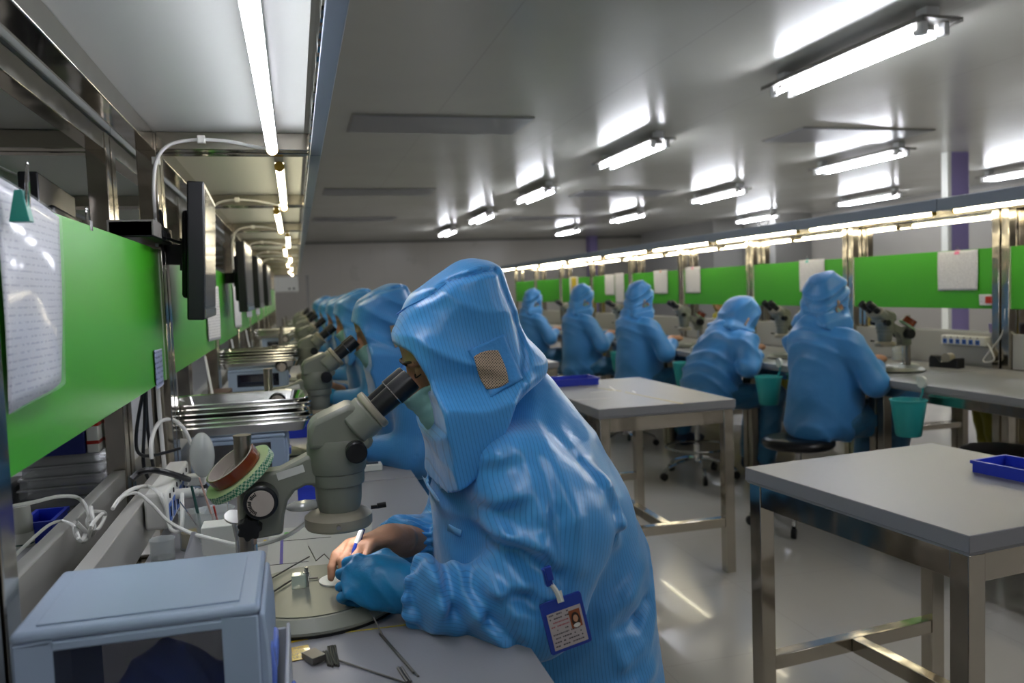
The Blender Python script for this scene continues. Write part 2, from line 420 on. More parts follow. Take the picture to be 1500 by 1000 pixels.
# ------------------------------------------------------------------ work benches
def bench(pitch, depth, BZ, label, SZ):
    """one double-sided bench unit, its long axis on +y from 0 to pitch, the near side on +x"""
    t = thing('workbench', label, 'workbench')
    p = .0225; y0, y1 = .03, pitch-.03
    for sx in (-.055, .055):
        for y in (y0, y1):
            MB().box(sx-p, sx+p, y-p, y+p, 0, BZ+.045).build('post', 'steel', t, bevel=.002)
    for s in (-1, 1):
        a, b = sorted((s*.078, s*(depth)))
        MB().box(a, b, .004, pitch-.004, .722, .75).build('tabletop', ['top'], t, bevel=.002)
        MB().box(*sorted((s*.085, s*(depth-.012))), y0-p, y1+p, .712, .7219).build('edge_band', 'edge', t)
        r = MB(); xf = s*(depth-.04)
        r.box(xf-.02, xf+.02, y0, y1, .665, .711).box(*sorted((s*.07, xf)), y0-.02, y0+.02, .665, .711).box(*sorted((s*.07, xf)), y1-.02, y1+.02, .665, .711)
        r.box(*sorted((s*.07, xf)), y0-.015, y0+.015, .20, .24).box(*sorted((s*.07, xf)), y1-.015, y1+.015, .20, .24)
        r.build('rail_frame', 'steel', t, bevel=.002)
        for y in (y0, y1): MB().box(xf-p, xf+p, y-p, y+p, 0, .665).build('leg', 'steel_dull', t, bevel=.002)
        MB().box(*sorted((s*.036, s*(.064 if SZ < .9 else .056))), y0+p+.002, y1-p-.002, .75, SZ).build('low_screen', 'screen_board', t, bevel=.002)
        # overhead
        MB().box(*sorted((s*.03, s*.425)), .006, pitch-.006, BZ+.048, BZ+.066).build('shelf', 'shelf', t)
        MB().box(*sorted((s*.437, s*.467)), .003, pitch-.003, BZ, BZ+.06).build('shelf_beam', ['beamgrey'], t, bevel=.002)
        MB().box(*sorted((s*.4335, s*.4368)), .003, pitch-.003, BZ+.001, BZ+.06).build('beam_lining', ['mirror'], t)
        for y in (y0, y1): MB().box(*sorted((s*.078, s*.434)), y-.02, y+.02, BZ+.004, BZ+.047).build('cross_beam', 'steel', t, bevel=.002)
        MB().box(*sorted((s*.035, s*.075)), y0+p, y1-p, BZ+.001, BZ+.046).build('spine_beam', 'steel', t, bevel=.002)
    g = MB().box(.058, .068, y0+p+.001, y1-p-.001, 1.058, 1.375)
    g.build('green_panel', 'green', t, bevel=.0015)
    MB().box(.056, .0705, y0+p, y0+p+.004, 1.058, 1.376).box(.056, .0705, y1-p-.004, y1-p, 1.058, 1.376).build('panel_trim', 'green_edge', t)
    for s in (1, -1):
        pass
    return t
LC = -.3825; LP = 1.265; LY0 = .93
RC = 3.575; RPT = 1.2; RY0 = 3.43-1.2
bl = bench(LP, .675, 1.61, 'x', .845); br = bench(RPT, .845, 1.562, 'x', .93)
def lamp(m, L):
    t = thing('tube_light', 'x', 'tube light')
    MB().cyl((0, -L/2, 0), (0, L/2, 0), .0125 if m == 'tube_near' else .0105, n=14).build('tube', m, t)
    MB().box(-.012, .012, -L/2, L/2, .012, .03).build('batten', 'white', t)
    MB().cyl((0, -L/2-.012, 0), (0, -L/2, 0), .0135, n=14).build('end_cap', 'lampend', t)
    MB().cyl((0, L/2, 0), (0, L/2+.012, 0), .0135, n=14).build('end_cap', 'lampend', t)
    return t
tn = lamp('tube_near', 1.1); tw = lamp('tube_warm', 1.05)
tn_used = tw_used = False
NUM = ['nearest', 'second', 'third', 'fourth', 'fifth', 'sixth', 'seventh', 'eighth', 'ninth', 'tenth', 'eleventh', 'twelfth', 'thirteenth']
for k in range(-1, 10):
    y = LY0+k*LP
    lb = f'left double-sided steel workbench with green panel and overhead shelf, {NUM[k+1]} unit of the row'
    if k == -1: bl.location = (LC, y, 0); bl['label'] = lb; bl['group'] = 'left row of workbenches'
    else: dup(bl, (LC, y, 0), 0, lb, 'left row of workbenches')
    m = tn if k <= 0 else tw
    lb = f'fluorescent tube under the left overhead shelf, {NUM[k+1]} one along the row'
    loc = (-.035+(.0 if k < 1 else (.012 if k % 2 else -.02)), y+LP/2-(.04 if k < 1 else -.04 if k % 2 else .03), 1.603)
    if m is tn and not tn_used: tn.location = loc; tn['label'] = lb; tn['group'] = 'tubes under the left overhead shelf'; tn_used = True
    else:
        if m is tw and not tw_used: tw.location = loc; tw['label'] = lb; tw['group'] = 'tubes under the left overhead shelf'; tw_used = True
        else: dup(m, loc, 0, lb, 'tubes under the left overhead shelf')
for k in range(-1, 9):
    y = RY0+(k+1)*RPT
    lb = f'right double-sided steel workbench with green panel and overhead shelf, {NUM[k+1]} unit of the row'
    if k == -1: br.location = (RC, y, 0); br.rotation_euler = (0, 0, PI); br['label'] = lb; br['group'] = 'right row of workbenches'
    else: dup(br, (RC, y, 0), PI, lb, 'right row of workbenches')
    for s, nm in ((-1, 'near'), (1, 'far')):  # one tube under each shelf
        dup(tw, (RC+s*.33, y-RPT/2+(.1 if s < 0 else -.05), 1.565), 0, f'fluorescent tube under the right overhead shelf, {nm} side, {NUM[k+1]} one along the row', 'tubes under the right overhead shelf')

# ------------------------------------------------------------------ free standing tables
def table(L, Wd, label, loc, rz, low=.2):
    t = thing('work_table', label, 'table', loc, rz)
    MB().box(0, Wd, 0, L, .715, .75).build('tabletop', 'top', t, bevel=.002)
    MB().box(.004, Wd-.004, .004, L-.004, .709, .7149).build('edge_band', 'edge', t)
    q = .022
    for x in (.03, Wd-.03):
        for y in (.03, L-.03):
            MB().box(x-q, x+q, y-q, y+q, 0, .708).build('leg', 'steel', t, bevel=.002)
    r = MB()
    for x in (.03, Wd-.03): r.box(x-.019, x+.019, .03+q, L-.03-q, .65, .708)
    for y in (.03, L-.03): r.box(.03+q, Wd-.03-q, y-.019, y+.019, .65, .708)
    r.build('apron_rail', 'steel', t, bevel=.002)
    r = MB()
    for y in (.03, L-.03): r.box(.03+q, Wd-.03-q, y-.018, y+.018, low, low+.04)
    r.box(Wd/2-.018, Wd/2+.018, .049, L-.049, low, low+.04)
    r.build('stretcher', 'steel', t, bevel=.002)
    return t
table(1.01, .62, 'grey topped steel table with taped strips and a blue tray in mid aisle', (1.165, 3.1, 0), 0)
A = atz(1088, 683, .75); Bc = atz(1338, 642, .75); Cc = atz(1420, 785, .75)
ang = math.atan2(-(Cc.x-A.x), (A.y-Cc.y))*-1
table(.69, .66, 'bare grey topped steel table with mirror polished legs, nearest at right', (Cc.x, Cc.y, 0), math.atan2(A.y-Cc.y, A.x-Cc.x)-PI/2)
table(.95, .62, 'grey topped steel table farther down the aisle, mostly hidden by the hooded worker', (1.08, 5.25, 0), 0)
# ------------------------------------------------------------------ implicit surfaces -> meshes
V3 = lambda a: np.array([a[0], a[1], a[2]], float)
def smin(a, b, k):
    if k <= 0: return np.minimum(a, b)
    h = np.clip(.5+.5*(b-a)/k, 0, 1); return b*(1-h)+a*h-k*h*(1-h)
def smax(a, b, k): return -smin(-a, -b, k)
def cap(P, a, b, r0, r1=None, ret=False):
    """tapered capsule"""
    r1 = r0 if r1 is None else r1
    a = V3(a); b = V3(b); d = b-a; L = max(1e-9, d@d)
    t = np.clip(((P-a)@d)/L, 0, 1)
    q = P-(a+t[..., None]*d)
    v = np.sqrt((q*q).sum(-1))-(r0+(r1-r0)*t)
    return (v, t) if ret else v
def elip(P, c, r, Rm=None):
    q = P-V3(c)
    if Rm is not None: q = q@Rm          # columns of Rm: local axes in world
    r = V3(r); k0 = np.sqrt(((q/r)**2).sum(-1)); k1 = np.sqrt(((q/(r*r))**2).sum(-1))
    return k0*(k0-1)/np.maximum(k1, 1e-6)
def surface(fn, lo, hi, h, block=14):
    """surface nets over a sparse block grid; fn(P) with P (...,3)"""
    lo = np.array(lo, float); hi = np.array(hi, float)
    n = np.maximum(2, np.ceil((hi-lo)/h).astype(int)+1)
    nb = np.ceil(n/block).astype(int)
    g = np.full(n, 1e3, np.float32)
    cb = np.stack(np.meshgrid(*[np.arange(k) for k in nb], indexing='ij'), -1).reshape(-1, 3)
    cc = lo+(cb*block+block/2)*h
    cv = fn(cc); R = block*h*.9*1.35
    for b, v in zip(cb, cv):
        s = b*block; e = np.minimum(s+block, n)
        if abs(v) > R:
            g[s[0]:e[0], s[1]:e[1], s[2]:e[2]] = v; continue
        ax = [lo[i]+np.arange(s[i], e[i])*h for i in range(3)]
        P = np.stack(np.meshgrid(*ax, indexing='ij'), -1)
        g[s[0]:e[0], s[1]:e[1], s[2]:e[2]] = fn(P)
    g[0] = g[-1] = 1e-3+np.abs(g[0]); g[:, 0] = np.abs(g[:, 0])+1e-3; g[:, -1] = np.abs(g[:, -1])+1e-3; g[:, :, 0] = np.abs(g[:, :, 0])+1e-3; g[:, :, -1] = np.abs(g[:, :, -1])+1e-3
    g[-1] = np.abs(g[-1])+1e-3
    ins = g < 0
    c = [ins[i:n[0]-1+i, j:n[1]-1+j, k:n[2]-1+k] for i in (0, 1) for j in (0, 1) for k in (0, 1)]
    allin = np.logical_and.reduce(c); anyin = np.logical_or.reduce(c)
    cells = np.argwhere(anyin & ~allin)
    idx = -np.ones(n-1, int); idx[tuple(cells.T)] = np.arange(len(cells))
    acc = np.zeros((len(cells), 3)); cnt = np.zeros(len(cells))
    offs = [(i, j, k) for i in (0, 1) for j in (0, 1) for k in (0, 1)]
    for o in offs:
        for ax in range(3):
            if o[ax]: continue
            o2 = list(o); o2[ax] = 1
            A = cells+np.array(o); B = cells+np.array(o2)
            va = g[tuple(A.T)].astype(float); vb = g[tuple(B.T)].astype(float)
            m = (va < 0) != (vb < 0)
            t = np.where(m, va/np.where(m, va-vb, 1), 0)
            p = A.astype(float); p[:, ax] += t
            acc[m] += p[m]; cnt[m] += 1
    verts = lo+acc/cnt[:, None]*h
    faces = []
    for ax in range(3):
        u, v = [(1, 2), (2, 0), (0, 1)][ax]
        sl0 = [slice(1, -1)]*3; sl1 = [slice(1, -1)]*3
        sl0[ax] = slice(0, -1); sl1[ax] = slice(1, None)
        a = ins[tuple(sl0)]; b = ins[tuple(sl1)]
        ed = np.argwhere(a != b); off = np.array([1, 1, 1]); off[ax] = 0; ed0 = ed+off
        du = np.zeros(3, int); du[u] = 1; dv = np.zeros(3, int); dv[v] = 1
        q = [idx[tuple((ed0-x).T)] for x in (0*du, du, du+dv, dv)]
        Q = np.stack(q, 1); flip = ~a[tuple(ed.T)]
        Q[flip] = Q[flip][:, ::-1]; faces.append(Q)
    F = np.concatenate(faces); F = F[(F >= 0).all(1)]
    return verts, F
WARP = None
def smesh(name, verts, F, m, parent, origin=(0, 0, 0), stripe=None, relax=0):
    V = verts.copy()
    if WARP is not None: V = WARP(V)
    if relax:
        e = np.concatenate([F[:, [0, 1]], F[:, [1, 2]], F[:, [2, 3]], F[:, [3, 0]]]); e = np.concatenate([e, e[:, ::-1]])
        cnt = np.bincount(e[:, 0], minlength=len(V))[:, None]
        for _ in range(relax):
            s = np.stack([np.bincount(e[:, 0], weights=V[e[:, 1], k], minlength=len(V)) for k in range(3)], 1)
            V = V*.4+.6*s/np.maximum(cnt, 1)
    me = bpy.data.meshes.new(name)
    W = V-np.array(origin, float)
    me.vertices.add(len(W)); me.vertices.foreach_set('co', W.ravel())
    me.loops.add(F.size); me.loops.foreach_set('vertex_index', F.ravel().astype(np.int32))
    me.polygons.add(len(F)); me.polygons.foreach_set('loop_start', np.arange(0, F.size, 4, dtype=np.int32))
    me.update(calc_edges=True); me.validate()
    me.polygons.foreach_set('use_smooth', [True]*len(me.polygons))
    if stripe is not None:
        at = me.attributes.new('stripe', 'FLOAT', 'POINT'); at.data.foreach_set('value', stripe(V).astype(np.float32))
    me.materials.append(MT[m] if isinstance(m, str) else m)
    o = bpy.data.objects.new(name, me); COL.objects.link(o); o.parent = parent
    return o
def wob(P, f, seed=0):
    """smooth pseudo noise, about -1..1"""
    rs = np.random.RandomState(seed); s = 0
    q = P+.35/f*np.sin(P[..., [1, 2, 0]]*f*1.7+rs.rand(3)*6)
    for _ in range(4):
        k = rs.randn(3); k = k/np.linalg.norm(k)*f*(.7+.8*rs.rand())
        s = s+np.sin(q@k+rs.rand()*6.28)
    return s/2.4
def fold(P, d, f, seed, sharp=2):
    """ridged cloth folds running across direction d"""
    d = V3(d)/np.linalg.norm(V3(d))
    ph = P@d*f+1.6*wob(P, f*.22, seed)+.5*wob(P, f*.55, seed+5)
    m = np.clip(.5+.9*wob(P, f*.16, seed+9), 0, 1)
    return (1-np.abs(np.sin(ph)))**sharp*m
def poly2(P2, poly):
    """signed distance to a closed 2D polygon, positive inside"""
    poly = np.array(poly); n = len(poly); d = np.full(P2.shape[:-1], 1e9); ins = np.zeros(P2.shape[:-1], bool)
    for i in range(n):
        a = poly[i]; b = poly[(i+1) % n]; e = b-a; w = P2-a
        t = np.clip((w@e)/(e@e), 0, 1); q = w-t[..., None]*e; d = np.minimum(d, (q*q).sum(-1))
        c = ((a[1] <= P2[..., 1]) & (b[1] > P2[..., 1])) | ((b[1] <= P2[..., 1]) & (a[1] > P2[..., 1]))
        with np.errstate(divide='ignore', invalid='ignore'):
            xi = a[0]+(P2[..., 1]-a[1])/(b[1]-a[1]+1e-12)*(b[0]-a[0])
        ins ^= c & (P2[..., 0] < xi)
    d = np.sqrt(d); return np.where(ins, d, -d)
def smooth_poly(p, it=2):
    p = [V3((a[0], a[1], 0))[:2] for a in p]
    for _ in range(it):
        q = []
        for i in range(len(p)):
            a = p[i]; b = p[(i+1) % len(p)]; q += [a*.75+b*.25, a*.25+b*.75]
        p = q
    return np.array(p)

def head_sdf(P, c, pitch, s=1., yaw=0.):
    """head looking along -x before pitch; returns (head, local coords) with local x = forward, y = left, z = up"""
    cp, sp = math.cos(pitch), math.sin(pitch); cy, sy = math.cos(yaw), math.sin(yaw)
    fwd = np.array([-cp*cy, -cp*sy, -sp]); up = np.array([-sp*cy, -sp*sy, cp]); lf = np.cross(up, fwd)
    R = np.stack([fwd, lf, up], 1); q = (P-V3(c))@R/s
    ay = np.abs(q[..., 1])
    qa = np.stack([q[..., 0], ay, q[..., 2]], -1)
    d = elip(q, (-.012, 0, .025), (.097, .076, .098))
    d = smin(d, elip(q, (.03, 0, -.05), (.058, .056, .075)), .03)          # jaw and face
    d = smin(d, elip(q, (.062, 0, -.088), (.022, .024, .02)), .02)          # chin
    d = smin(d, cap(q, (.082, 0, .022), (.108, 0, -.018), .008, .0125), .012)   # nose
    d = smin(d, elip(qa, (.1, .009, -.022), (.011, .009, .008)), .006)
    d = smin(d, elip(qa, (.066, .03, .036), (.02, .026, .01)), .012)       # brow
    d = smin(d, elip(qa, (.055, .045, -.015), (.022, .02, .022)), .02)      # cheek
    d = smax(d, -elip(qa, (.09, .031, .018), (.014, .018, .010)), .01)     # socket
    d = smin(d, elip(qa, (.072, .031, .016), (.012, .0135, .0105)), .002)   # eye
    d = smin(d, elip(q, (.081, 0, -.052), (.012, .022, .0055)), .005)       # lips
    d = smin(d, elip(q, (.079, 0, -.062), (.012, .018, .006)), .004)
    d = smin(d, elip(qa, (-.005, .078, .0), (.018, .008, .03)), .008)       # ear
    return d*s, q
def hand_sdf(P, wrist, d, n, side, curl, s=1., spread=.0, thumb=None):
    """d: direction to the fingers, n: palm normal, side: +1 thumb along n x d"""
    wrist = V3(wrist); d = V3(d)/np.linalg.norm(V3(d)); n = V3(n); n = n-d*(n@d); n /= np.linalg.norm(n)
    t = np.cross(n, d)*side
    R = np.stack([d, t, n], 1); q = (P-wrist)@R/s
    f = elip(q, (.045, 0, 0), (.052, .041, .0155))
    f = smin(f, elip(q, (.03, .024, .006), (.034, .019, .017)), .012)
    f = smin(f, cap(q, (-.035, 0, 0), (.01, 0, 0), .024, .026), .02)
    for i, (y, L, r) in enumerate(((.029, .078, .0088), (.0095, .086, .009), (-.0105, .08, .0086), (-.029, .064, .0078))):
        c = curl[i] if isinstance(curl, (list, tuple)) else curl
        p = np.array([.082-.004*abs(i-1), y, 0.]); a = 0.; yy = (y-.0)*spread
        segs = [(.46, c*.95), (.30, c*1.15), (.24, c*.7)]
        for j, (fr, da) in enumerate(segs):
            a += da
            e = p+L*fr*np.array([math.cos(a), yy*3, math.sin(a)])
            v = cap(q, p, e, r*(1-.06*j), r*(.94-.08*j))
            f = smin(f, v, .006 if j == 0 else .0025); p = e
    th = thumb or [(.012, .034, .01), (.045, .052, .026), (.07, .045, .04), (.088, .034, .046)]
    for j in range(len(th)-1):
        f = smin(f, cap(q, th[j], th[j+1], (.0145, .0115, .0098)[j], (.0115, .0098, .0082)[j]), .008 if j == 0 else .003)
    return f*s

def loft(P, secs, k=1.):
    """stack of elliptical cross sections: (z, x_front, x_back, y_centre, y_half)"""
    S = np.array(sorted(secs)); z = P[..., 2]
    zc = np.clip(z, S[0, 0], S[-1, 0])
    xf = np.interp(zc, S[:, 0], S[:, 1]); xb = np.interp(zc, S[:, 0], S[:, 2]); yc = np.interp(zc, S[:, 0], S[:, 3]); yh = np.interp(zc, S[:, 0], S[:, 4])
    rx = (xb-xf)/2; xc = (xb+xf)/2
    dx = (P[..., 0]-xc)/rx; dy = (P[..., 1]-yc)/yh
    r = (np.abs(dx)**2.3+np.abs(dy)**2.3)**(1/2.3)
    d = (r-1)*np.minimum(rx, yh)
    dz = np.maximum(S[0, 0]-z, z-S[-1, 0])
    return smax(d, dz, .05)

ORG = (.45, 1.35, 0)
def Q(px, py, Y): return V3(aty(px, py, Y))
def hood_fn(A, opening, W, D, yc, win=None, seed=1, top=None, lumps=.004, thick=.007, drape=(1.12, .07)):
    A = smooth_poly(A, 2); op = np.array(sorted(opening, key=lambda a: a[1]))
    def infl(P, off=0.):
        d = poly2(P[..., [0, 2]], A)
        u = np.clip((drape[0]-P[..., 2])/.09, 0, 1); u = u*u*(3-2*u)
        DD = D+(.03-D)*u
        q = np.clip(1-(d+off)/DD, 0, None)
        w = W+off+drape[1]*u
        y = P[..., 1]-yc
        return (np.sqrt((np.abs(y)/w)**2.2+q**2.2)**(2/2.2)-1)*min(W, D)*.8
    def fn(P):
        f = infl(P)
        f = f-lumps*fold(P, (.5, .1, 1), 42, seed, 1.5)-.5*lumps*wob(P, 30, seed+3)
        z_ = P[..., 2]; rmp = np.clip((1.10-z_)/.035, 0, 1)+np.clip((z_-1.165)/.02, 0, 1)
        fi = infl(P, -thick-.09*rmp)
        xo = np.interp(P[..., 2], op[:, 1], op[:, 0])
        clip = xo-P[..., 0]
        f = np.maximum(f, clip)
        near = np.where(P[..., 0] < xo+.075, 1, -1)
        f = np.where(near > 0, np.maximum(f, -fi), f)
        return f
    return fn, infl
# ------------------------------------------------------------------ seated workers
def operator(name, label, hi, seed=1, pose='lean', suit='suit', mesh_window=True, hood_poly=None):
    t = thing(name, label, 'person', ORG)
    h = .0042 if hi else .0085
    Y0 = 1.36
    ns, ne, nw = Q(768, 700, 1.2), Q(783, 888, 1.13), Q(612, 868, 1.21)
    nm = Q(812, 765, 1.155)
    fs, fe, fw = Q(700, 660, 1.53), Q(668, 800, 1.62), Q(583, 795, 1.46)
    secs = [(.44, .27, .60, Y0, .17), (.52, .24, .605, Y0, .205), (.6, .235, .59, Y0, .20), (.7, .22, .585, Y0, .195), (.8, .215, .57, Y0, .19), (.9, .205, .535, Y0, .185),
            (1.0, .235, .49, Y0, .150), (1.04, .27, .455, Y0, .11), (1.08, .31, .43, Y0, .07), (1.12, .33, .41, Y0, .04)]
    cre = []
    def add(pts, w, a, Y):
        q = [Q(x, y, Y) for x, y in pts]
        for i in range(len(q)-1): cre.append((q[i], q[i+1], w, a))
    if hi:
        add([(712, 700), (740, 680), (768, 664)], .013, .006, 1.11); add([(705, 722), (735, 702), (765, 690), (790, 686)], .013, -.006, 1.1)
        add([(716, 760), (735, 742), (762, 730), (785, 700)], .013, .009, 1.08); add([(722, 778), (750, 770), (768, 745)], .012, -.007, 1.08)
        add([(718, 800), (745, 792), (785, 800), (812, 822)], .013, .017, 1.06); add([(735, 822), (775, 820), (815, 845)], .014, -.016, 1.06)
        add([(832, 640), (868, 690), (893, 745), (902, 790), (880, 835)], .013, -.006, 1.12)
        add([(845, 640), (880, 700), (905, 760), (915, 800)], .012, .008, 1.15)
        add([(795, 690), (800, 760), (806, 800)], .012, .006, 1.05); add([(828, 690), (845, 760), (848, 830)], .013, .006, 1.06); add([(812, 690), (822, 760), (826, 820)], .01, -.007, 1.05)
        add([(700, 820), (712, 850), (735, 880), (760, 905)], .011, .014, 1.05); add([(688, 838), (700, 880), (722, 915), (760, 945)], .009, -.013, 1.08)
        add([(668, 822), (684, 850), (700, 900), (735, 938)], .011, .011, 1.1)
        add([(622, 830), (640, 850), (645, 885), (636, 925)], .011, .013, 1.14); add([(652, 822), (662, 850), (668, 900), (690, 935)], .010, -.011, 1.12)
        add([(610, 845), (606, 880), (620, 912)], .008, -.010, 1.16)
        add([(650, 760), (672, 800), (690, 830)], .014, -.012, 1.15)
        add([(872, 910), (885, 940), (915, 925)], .011, .011, 1.25); add([(880, 895), (910, 890), (930, 870)], .012, -.012, 1.25)
        add([(850, 980), (890, 985), (935, 960)], .013, .010, 1.25); add([(860, 870), (900, 850), (925, 820)], .016, .008, 1.25)
        add([(640, 690), (652, 740), (640, 800), (612, 850)], .010, .006, 1.2)
        add([(740, 880), (775, 870), (805, 885)], .012, .010, 1.03); add([(745, 900), (785, 893), (810, 910)], .010, -.010, 1.03)
    cuffn = nw+(nw-ne)/np.linalg.norm(nw-ne)*.02
    def arms(P):
        f1 = smin(cap(P, ns, nm, .075, .088), cap(P, nm, ne, .088, .072), .04)
        f2, tt = cap(P, ne, nw, .070, .044, ret=True)
        g1 = smin(cap(P, fs, fe, .078, .07), cap(P, fe, fw, .064, .046), .03)
        return f1, f2, g1, tt
    def suit_fn(P):
        f = loft(P, secs)
        a, b, c, tt = arms(P)
        f = smin(f, a, .05); f = smin(f, b, .02); f = smin(f, c, .035)
        if hi:
            f = f-.004*fold(P, (.8, .2, -.35), 34, seed, 1.6)-.004*wob(P, 15, seed+2)-.001*wob(P, 40, seed+4)
            # gathers round the sleeve ends
            f = f-.0045*np.sin(np.arctan2(P[..., 2]-nw[2], P[..., 1]-nw[1])*9)*np.exp(-((tt-1)/.10)**2)*(np.abs(b) < .03)
            dw = np.linalg.norm(P-fw, axis=-1)
            f = f-.006*np.sin(np.arctan2(P[..., 2]-fw[2], P[..., 1]-fw[1])*11)*np.exp(-(dw/.055)**4)
            for p0, p1, w_, am in cre:
                e = p1-p0; sc = np.array([1, .12, 1.])
                q = (P-p0)*sc; es = e*sc
                s_ = np.clip((q@es)/(es@es), 0, 1); r = q-s_[..., None]*es; d2 = (r*r).sum(-1)
                f = f-am*.85*np.exp(-d2/(w_*w_*1.35))*(P[..., 1] < 1.4)
        else:
            f = f-.016*fold(P, (.7, .3, -.6), 34, seed, 1.6)-.007*wob(P, 13, seed+2)
        # sleeve ends are open: cut just past the wrists
        for wv, ev in ((nw, ne), (fw, fe)):
            ax = (wv-ev)/np.linalg.norm(wv-ev)
            dd = (P-wv)@ax-.012
            nearw = np.linalg.norm(P-wv, axis=-1)
            f = np.where(nearw < .085, smax(f, dd, .012), f)
        return f
    def stripe(V):
        a, b, c, tt = arms(V); l = loft(V, secs)
        body = np.arctan2(V[:, 1]-Y0, V[:, 0]-.38)*.19+.05*V[:, 2]
        arm = V[:, 0]*.98-.12*V[:, 2]
        fore = (V[:, 2]-ne[2])+.25*V[:, 0]
        wts = np.stack([np.exp(-np.clip(x, -.05, .2)*60) for x in (l, a, np.minimum(b, c))], 1)
        pick = np.argmax(wts, 1)
        return np.choose(pick, [body, arm, fore])
    v, F = surface(suit_fn, (-.02, .98, .40), (.68, 1.76, 1.16), h)
    smesh('coverall', v, F, suit, t, ORG, stripe, relax=1 if hi else 2)
    # hood
    yc = 1.35
    if hood_poly is None:
        top = [(592, 458), (598, 441), (625, 415), (652, 396), (668, 385), (684, 381), (702, 383), (722, 389), (730, 397), (746, 435), (757, 470), (766, 489)]
        flap = [(786, 500), (802, 519), (803, 534), (790, 556)]
        low = [(778, 592), (752, 625), (724, 662), (702, 698), (678, 728), (646, 740)]
        left = [(638, 735), (642, 708), (640, 672), (628, 635), (600, 600), (572, 562), (572, 528), (585, 506), (587, 480)]
        A = [Q(*p, 1.35)[[0, 2]] for p in top]+[Q(*p, 1.31)[[0, 2]] for p in flap]+[Q(*p, 1.21)[[0, 2]] for p in low]+[Q(*p, 1.3)[[0, 2]] for p in left]
        op = [(560, 438), (570, 480), (585, 506), (602, 517), (622, 553), (636, 600), (640, 622), (630, 650), (600, 690), (590, 745)]
        OPN = [Q(*p, 1.285)[[0, 2]] for p in op]
    else:
        A, OPN = hood_poly[:2]
    OPN = sorted([tuple(o) for o in OPN], key=lambda a: a[1])
    hf, infl = hood_fn(A, OPN, .106, .06, yc, seed=seed, lumps=.005 if hi else .008, thick=.008)
    seam = [Q(x, y, 1.25) for x, y in ((590, 462), (612, 446), (640, 430), (662, 412), (690, 404), (712, 397), (728, 396))]
    backseam = [Q(x, y, 1.27) for x, y in ((728, 396), (745, 440), (760, 480), (764, 520), (752, 570), (735, 600))]
    neckf = [Q(x, y, 1.25) for x, y in ((766, 560), (735, 590), (700, 640), (672, 690))]
    def hood_fn2(P):
        f = hf(P)
        if hood_poly is None:
            for path, w_, am in ((seam, .005, -.008), (seam, .016, .005), (backseam, .006, -.006), (neckf, .012, .008)):
                best = None
                for i in range(len(path)-1):
                    p0 = path[i]; e = path[i+1]-p0; sc = np.array([1, .1, 1.]); q = (P-p0)*sc; es = e*sc
                    s_ = np.clip((q@es)/(es@es), 0, 1); r = q-s_[..., None]*es; d2 = (r*r).sum(-1)
                    best = d2 if best is None else np.minimum(best, d2)
                f = f-am*np.exp(-best/(w_*w_))*(P[..., 1] < yc+.02)
        return f
    lo = [min(a[0] for a in A)-.03, yc-.16, min(a[1] for a in A)-.03]; hi_ = [max(a[0] for a in A)+.03, yc+.16, max(a[1] for a in A)+.03]
    v, F = surface(hood_fn2, lo, hi_, .0036 if hi else .006)
    def hstripe(V):
        s_ = V[:, 0]*.985+V[:, 2]*.17
        if hood_poly is None:
            sx = np.array([p[0] for p in seam]); sz = np.array([p[2] for p in seam]); zz = np.interp(V[:, 0], sx, sz)
            crown = V[:, 2] > zz+.002
            s_ = np.where(crown, V[:, 1]*1.0, s_)
        return s_
    smesh('hood', v, F, suit, t, ORG, hstripe, relax=1)
    # patch and mesh window on the side of the hood
    def on_hood(x, z, lift):
        ys = yc-np.linspace(0, .16, 161); P = np.stack([np.full(161, x), ys, np.full(161, z)], -1)
        f = hood_fn2(P); k = np.where(f[1:] > 0)[0]
        k = [q for q in k if ys[q] < yc-.02]
        y = ys[k[0]] if k else yc-.1
        return y-lift
    if hi:
        def on_path(px, lift, n=26):
            out = []
            for i in range(n+1):
                u = i/n*(len(px)-1); k = min(int(u), len(px)-2); p = px[k]*(1-(u-k))+px[k+1]*(u-k)
                out.append((p[0]-ORG[0], on_hood(p[0], p[2], lift)-ORG[1], p[2]))
            return out
        MB().tube(on_path(seam, .0002), .0016, n=6, smooth=2).build('crown_seam', 'hem', t)
    if mesh_window and hood_poly is None:
        c = Q(714, 540, 1.24)
        def quad(pts, lift, name_, m_, n_, solid=.002, stripe=False, round_=0):
            W = [Q(*p, 1.245) for p in pts]
            vs = []; fs = []
            for j in range(n_+1):
                for i in range(n_+1):
                    u, v_ = i/n_, j/n_
                    if round_:
                        a, b = 2*u-1, 2*v_-1; a2 = a*math.sqrt(1-b*b/2*round_); b2 = b*math.sqrt(1-a*a/2*round_); u, v_ = (a2+1)/2, (b2+1)/2
                    p = (W[0]*(1-u)+W[1]*u)*(1-v_)+(W[3]*(1-u)+W[2]*u)*v_
                    vs.append((p[0]-ORG[0], on_hood(p[0], p[2], lift)-ORG[1], p[2]))
            for j in range(n_):
                for i in range(n_): fs.append((j*(n_+1)+i, j*(n_+1)+i+1, (j+1)*(n_+1)+i+1, (j+1)*(n_+1)+i))
            # light smoothing so the patch rides over the folds
            y = np.array([q[1] for q in vs]).reshape(n_+1, n_+1)
            for _ in range(4):
                yp = np.pad(y, 1, mode='edge'); y = (yp[1:-1, 1:-1]*2+yp[:-2, 1:-1]+yp[2:, 1:-1]+yp[1:-1, :-2]+yp[1:-1, 2:])/6
            vs = [(q[0], yy, q[2]) for q, yy in zip(vs, y.ravel())]
            mb = MB(); mb.add(vs, fs)
            return mb.build(name_, m_, t, solid=solid)
        pt = quad([(672, 519), (738, 489), (762, 553), (704, 583)], .004, 'side_patch', 'patch', 18, .003)
